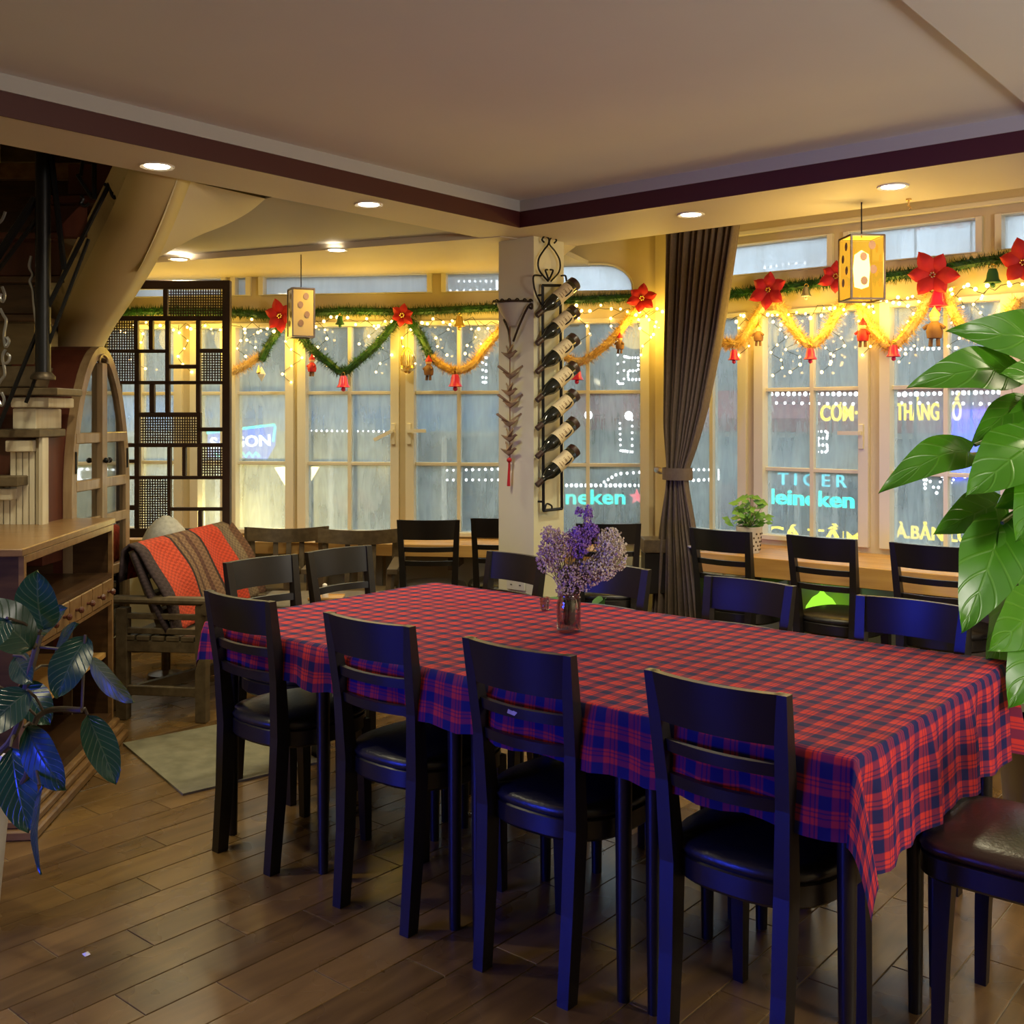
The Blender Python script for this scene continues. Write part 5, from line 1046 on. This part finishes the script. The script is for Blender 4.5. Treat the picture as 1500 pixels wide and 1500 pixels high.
for k in range(4): t = .3+.2*k; MB().beam((-.20-.17*t, .05, .38+.43*t), (-.20-.17*t, Bl-.05, .38+.43*t), .05, .02).build('back_slat', oldwood, BN)
TH = thing('striped_throw', 'orange and brown striped woven throw over the bench back', 'throw', BN.location, RZ+math.radians(-7.5))
def thr(u, v):
    y = .0+u*(Bl-.02); wv = .008*math.sin(u*26)+.006*math.sin(v*11+u*9)
    if v < .12: a = v/.12; return Vector((-.395-.02*(1-a)-wv, y, .66+.155*a))
    if v < .2: a = (v-.12)/.08; return Vector((-.395+.055*a, y, .815+.020*math.sin(a*PI)))
    a = (v-.2)/.8; return Vector((-.340+.19*a+.03*math.sin(a*PI)+wv, y, .815-.395*a))
m_ = MB().grid(44, 26, thr, lambda u, v: (u, v)); o = m_.build('woven_cloth', throwm, TH, 'all'); sm = o.modifiers.new('thick', 'SOLIDIFY'); sm.thickness = .012
def thr2(u, v): return Vector((-.36+.18*v, -.012-.02*math.sin(v*PI), 0))+Vector((0, .06*u, .80-.38*v-.02*u))
o = MB().grid(6, 12, thr2, lambda u, v: (u*.05, v)).build('folded_edge', throwm, TH, 'all'); sm = o.modifiers.new('thick', 'SOLIDIFY'); sm.thickness = .02
# ---- white conical hat on counter
p = PD(243, 782, 5.95); r = thing('woven_hat', 'pale woven conical hat resting behind the bench back', 'hat', p, 0)
MB().lathe([(.135, -.05), (.125, -.02), (.10, .03), (.06, .075), (.02, .10), (.001, .104)], 20, cap=False).build('crown', M('pale_woven_straw', (.55, .56, .54), .7, col2=(.42, .43, .42), nscale=40), r, True)
MB().lathe([(.130, -.05), (.140, -.055), (.138, -.045)], 20, cap=False).build('brim_edge', oldwood, r, True); MB().lathe([(.10, -p.z), (.10, -p.z+.02), (.025, -p.z+.04), (.025, -.06), (.11, -.05)], 12).build('stand', dwood, r, True)
# ---- round-backed wooden chairs and low table at the back
def tub(label, x, d, rz, s_=1):
    r = thing('curved_back_chair', label, 'chair', C(x, d), rz, 'curved-back teak chairs by the left windows')
    pts = [(.27*math.cos(t*PI/14)*1.05, -.02+.26*math.sin(t*PI/14), .715+.035*abs(math.cos(t*PI/14))**2) for t in range(2, 13)]
    m_ = MB(); m_.loft([[Vector((x_*1.0, y, z+.045)), Vector((x_*.93, y*.9, z+.045)), Vector((x_*.93, y*.9, z-.04)), Vector((x_*1.0, y, z-.04))] for x_, y, z in pts]); m_.build('curved_top_rail', oldwood, r, True)
    for a in (-1, 1):
        MB().beam((a*.2, .2, 0), (a*.225, .16, .70), .035, .035).build('rear_leg', oldwood, r); MB().beam((a*.22, -.22, 0), (a*.23, -.2, .56), .035, .035).build('leg', oldwood, r)
        MB().beam((a*.245, -.24, .575), (a*.245, .17, .60), .06, .028).build('arm', oldwood, r)
    for k in range(3): MB().beam((-.08+.08*k, .20, .42), (-.08+.08*k, .225, .69), .03, .012).build('back_spindle', oldwood, r)
    MB().box((0, -.01, .41), (.46, .42, .035), 0, .006).build('seat', oldwood, r); MB().box((0, -.01, .36), (.42, .38, .05)).build('seat_rail', oldwood, r)
    return r
tub('teak chair with curved top rail behind the salt shaker', -.93, 6.28, RZ); tub('teak chair with curved top rail right of the striped throw', -1.37, 6.40, RZ+.12)
LT = thing('low_table', 'small low wooden table with cane apron behind the table end', 'table', C(-.98, 5.45), RZ)
MB().box((0, 0, .515), (.62, .46, .025), 0, .005).build('table_top', oldwood, LT)
for a in (-1, 1):
    for b_ in (-1, 1): MB().bb(a*.27-.02, a*.27+.02, b_*.19-.02, b_*.19+.02, 0, .50).build('leg', oldwood, LT)
    MB().box((0, a*.19, .46), (.5, .015, .08)).build('apron', oldwood, LT); MB().box((a*.27, 0, .46), (.015, .34, .08)).build('apron', oldwood, LT)
p = C(-.95, 5.42, .5275); r = thing('wooden_tray', 'small pale wooden tray on the low table', 'tray', p, RZ); MB().box((0, 0, .006), (.17, .12, .010), 0, .003).build('board', pine, r); MB().beam((-.085, -.06, .012), (.085, -.06, .012), .006, .008).build('lip', pine, r); MB().beam((-.085, .06, .012), (.085, .06, .012), .006, .008).build('lip', pine, r)
p = C(-.955, 5.40, .5385); r = thing('salt_shaker', 'small white salt shaker on the wooden tray', 'shaker', p); MB().lathe([(.018, 0), (.019, .004), (.016, .04), (.012, .052)], 14).build('body', potw, r, True); MB().lathe([(.0125, .052), (.012, .066), (.004, .072), (.001, .072)], 14).build('cap', whitef, r, True)
# ---- floor mat
A_, B_, D_ = PZ(268, 1166, 0), PZ(180, 1091, 0), PZ(470, 1118, 0); E_ = B_+D_-A_
tag(MB().prism([(v.x, v.y) for v in (A_, D_, E_, B_)], .0005, .009).build('floor_mat', rugm), 'pale grey-beige woven mat on floor before the bench', 'mat')
# ---- plants
def leafmesh(base, tip, wid, nrm, kind='oval', fold=.12, droop=.06, roll=0, wavy=.02):
    base, tip = Vector(base), Vector(tip); ax_ = tip-base; L_ = ax_.length; t = ax_.normalized(); n = Vector(nrm); n = (n-t*n.dot(t)).normalized(); s_ = t.cross(n).normalized()
    if roll: R_ = Matrix.Rotation(roll, 3, t); n = R_ @ n; s_ = R_ @ s_
    def prof(u):
        if kind == 'heart': return (math.sin(PI*min(1, u**.62))**.75)*(1 if u < .4 else 1-.25*(u-.4)) if u > 0 else .25
        return math.sin(PI*u**.88)**.62 if 0 < u < 1 else .02
    def f(u, v):
        w_ = max(prof(u), .02)*wid/2; k = (v-.5)*2; back = 0
        if kind == 'heart' and u < .18: back = -(abs(k)**1.2)*.10*L_*(1-u/.18)
        return base+t*(u*L_+back)+s_*(k*w_)+n*(-droop*L_*(u-.5)**2*4+droop*L_*.6-fold*wid*(1-abs(k))*.5+wavy*wid*math.sin(u*14)*abs(k)**2)
    return MB().grid(14, 8, f, lambda u, v: ((v-.5)*2, u))
tocam = -fwd
PR = Vector((-.80, 3.78, 0)); r = thing('pothos_plant', 'large potted plant with broad glossy green leaves, right edge', 'plant', PR)
MB().lathe([(.17, 0), (.20, .03), (.235, .44), (.25, .46), (.25, .49), (.225, .49), (.215, .44)], 28).build('pot', potb, r, True); MB().lathe([(.001, .45), (.22, .45)], 24).build('soil', soil, r)
MB().tube([(0, 0, .44), (.02, .01, 1.0), (-.01, 0, 1.55), (.0, .02, 1.95)], [.045, .042, .038, .03], 10).build('moss_pole', soil, r, True)
LV = [((1492, 538), (1336, 561), 80, 3.2, .1, .05), ((1570, 512), (1396, 481), 92, 3.3, .1, .05), ((1560, 560), (1470, 545), 70, 3.15, .3, 0), ((1428, 652), (1293, 713), 68, 3.15, .35, .1), ((1500, 583), (1424, 650), 50, 3.35, .2, 0), ((1540, 590), (1462, 634), 62, 3.4, 0, 0), ((1525, 640), (1418, 722), 104, 3.05, .15, 0), ((1466, 734), (1371, 780), 66, 3.22, .1, 0), ((1560, 690), (1462, 742), 80, 3.1, .1, 0),
      ((1468, 766), (1412, 925), 96, 3.0, -.1, 0), ((1525, 760), (1466, 850), 90, 3.06, .2, 0), ((1540, 700), (1490, 790), 80, 3.0, .2, 0), ((1482, 860), (1448, 990), 82, 3.12, -.2, 0), ((1530, 880), (1452, 952), 90, 3.0, 0, 0), ((1545, 915), (1480, 1035), 100, 2.95, .2, 0), ((1500, 640), (1580, 700), 80, 3.4, 0, 0), ((1520, 830), (1600, 900), 110, 3.1, 0, 0), ((1560, 560), (1640, 620), 120, 3.3, 0, 0), ((1540, 470), (1650, 420), 100, 3.4, .2, 0), ((1475, 1010), (1458, 1090), 56, 3.5, 0, 0)]
for (bx, by), (tx_, ty), wpx, d, roll, dr in LV:
    base, tip = PD(bx, by, d+.10)-PR, PD(tx_, ty, d-.06)-PR; n = (tocam+Vector((random.uniform(-.25, .25), random.uniform(-.2, .2), random.uniform(.1, .5)))).normalized()
    lf = leafmesh(base, tip, wpx*d/F, n, 'heart', .10, .08+dr, roll).build('leaf', pothos, r, 'all')
    z = max(.6, min(1.9, base.z-.12)); MB().tube(crom([Vector((0, 0, z)), Vector((base.x*.5, base.y*.5, (z+base.z)/2+.10)), base], 5), .006, 6).build('leaf_stem', stemg, r, True)
PL = C(-1.63, 3.02); r = thing('rubber_plant', 'dark rubber plant with broad drooping leaves at left edge', 'plant', PL)
MB().lathe([(.13, 0), (.15, .02), (.185, .40), (.195, .42), (.195, .445), (.175, .445), (.17, .40)], 26).build('pot', potw, r, True); MB().lathe([(.001, .41), (.172, .41)], 22).build('soil', soil, r)
LV2 = [((60, 925), (52, 838), 66, 2.95, rubber, 0), ((50, 950), (-30, 880), 70, 2.9, rubber, .3), ((75, 975), (110, 912), 46, 3.1, rubber, -.4), ((125, 930), (80, 1022), 62, 2.85, rubber, .2), ((130, 965), (193, 1030), 36, 2.95, yleaf, .7), ((40, 1010), (-30, 1075), 70, 2.8, rubber, 0), ((128, 1046), (170, 1148), 46, 2.85, rubber, -.3), ((35, 1065), (92, 1158), 60, 2.8, rubber, .2), ((15, 1095), (40, 1220), 58, 2.9, rubber, -.2), ((58, 1150), (55, 1282), 34, 2.7, rubber, .6), ((20, 960), (45, 1000), 40, 3.0, rubber, 0), ((-10, 1000), (-60, 1150), 70, 2.8, rubber, 0), ((10, 905), (-40, 960), 60, 2.8, rubber, .2), ((30, 1000), (72, 1060), 50, 2.95, rubber, -.3), ((45, 930), (95, 890), 40, 3.12, rubber, 0)]
stem0 = [Vector((0, 0, .4)), PD(12, 1090, 3.0)-PL, PD(40, 1000, 2.98)-PL, PD(58, 930, 3.0)-PL]; MB().tube(crom(stem0, 6), .010, 8).build('trunk', stemd, r, True)
st2 = [Vector((.03, .02, .4)), PD(30, 1150, 2.9)-PL, PD(55, 1050, 2.88)-PL, PD(120, 1040, 2.86)-PL]; MB().tube(crom(st2, 6), .008, 8).build('trunk', stemd, r, True)
for (bx, by), (tx_, ty), wpx, d, mt, roll in LV2:
    base, tip = PD(bx, by, d+.03)-PL, PD(tx_, ty, d-.05)-PL; n = (tocam+Vector((random.uniform(-.3, .3), random.uniform(-.2, .2), random.uniform(.1, .6)))).normalized()
    leafmesh(base, tip, wpx*d/F, n, 'oval', .14, .08, roll, .015).build('leaf', mt, r, 'all')
    near = min(crom(stem0, 6)+crom(st2, 6), key=lambda v: (v-base).length); MB().tube([near, (near+base)/2+Vector((0, 0, .01)), base], .004, 6).build('leaf_stem', stemd, r, True)
# green bush behind the far chairs near the pillar
PB = C(.42, 5.35); r = thing('floor_plant', 'bushy green plant in white pot between pillar and curtain', 'plant', PB); MB().lathe([(.11, 0), (.15, .3), (.155, .32), (.13, .32), (.12, .28)], 20).build('pot', potw, r, True); MB().lathe([(.001, .29), (.125, .29)], 16).build('soil', soil, r)
rn = random.Random(3)
for k in range(34):
    a = rn.random()*6.28; L_ = rn.uniform(.18, .40); el = rn.uniform(.15, 1.3); b0 = Vector((0, 0, .30)); t_ = b0+Vector((math.cos(a)*math.cos(el)*L_*1.3, math.sin(a)*math.cos(el)*L_*.8, math.sin(el)*L_*.75)); m0 = b0.lerp(t_, .45)+Vector((0, 0, .05))
    leafmesh(m0, t_, rn.uniform(.06, .11), (0, -.4, 1), 'oval', .1, .2).build('leaf', fgreen, r, 'all')
    if k % 2 == 0: MB().tube([b0, m0], .004, 5).build('leaf_stem', stemg, r)
p = PZ(126, 1398, .001); tag(MB().add([p+Vector((-.012, -.006, 0)), p+Vector((.010, -.008, 0)), p+Vector((.014, .006, .002)), p+Vector((-.006, .009, .003)), p+Vector((0, 0, .006))], [(0, 1, 4), (1, 2, 4), (2, 3, 4), (3, 0, 4), (3, 2, 1, 0)]).build('paper_scrap', whitef), 'tiny white paper scrap on the plank floor', 'scrap')
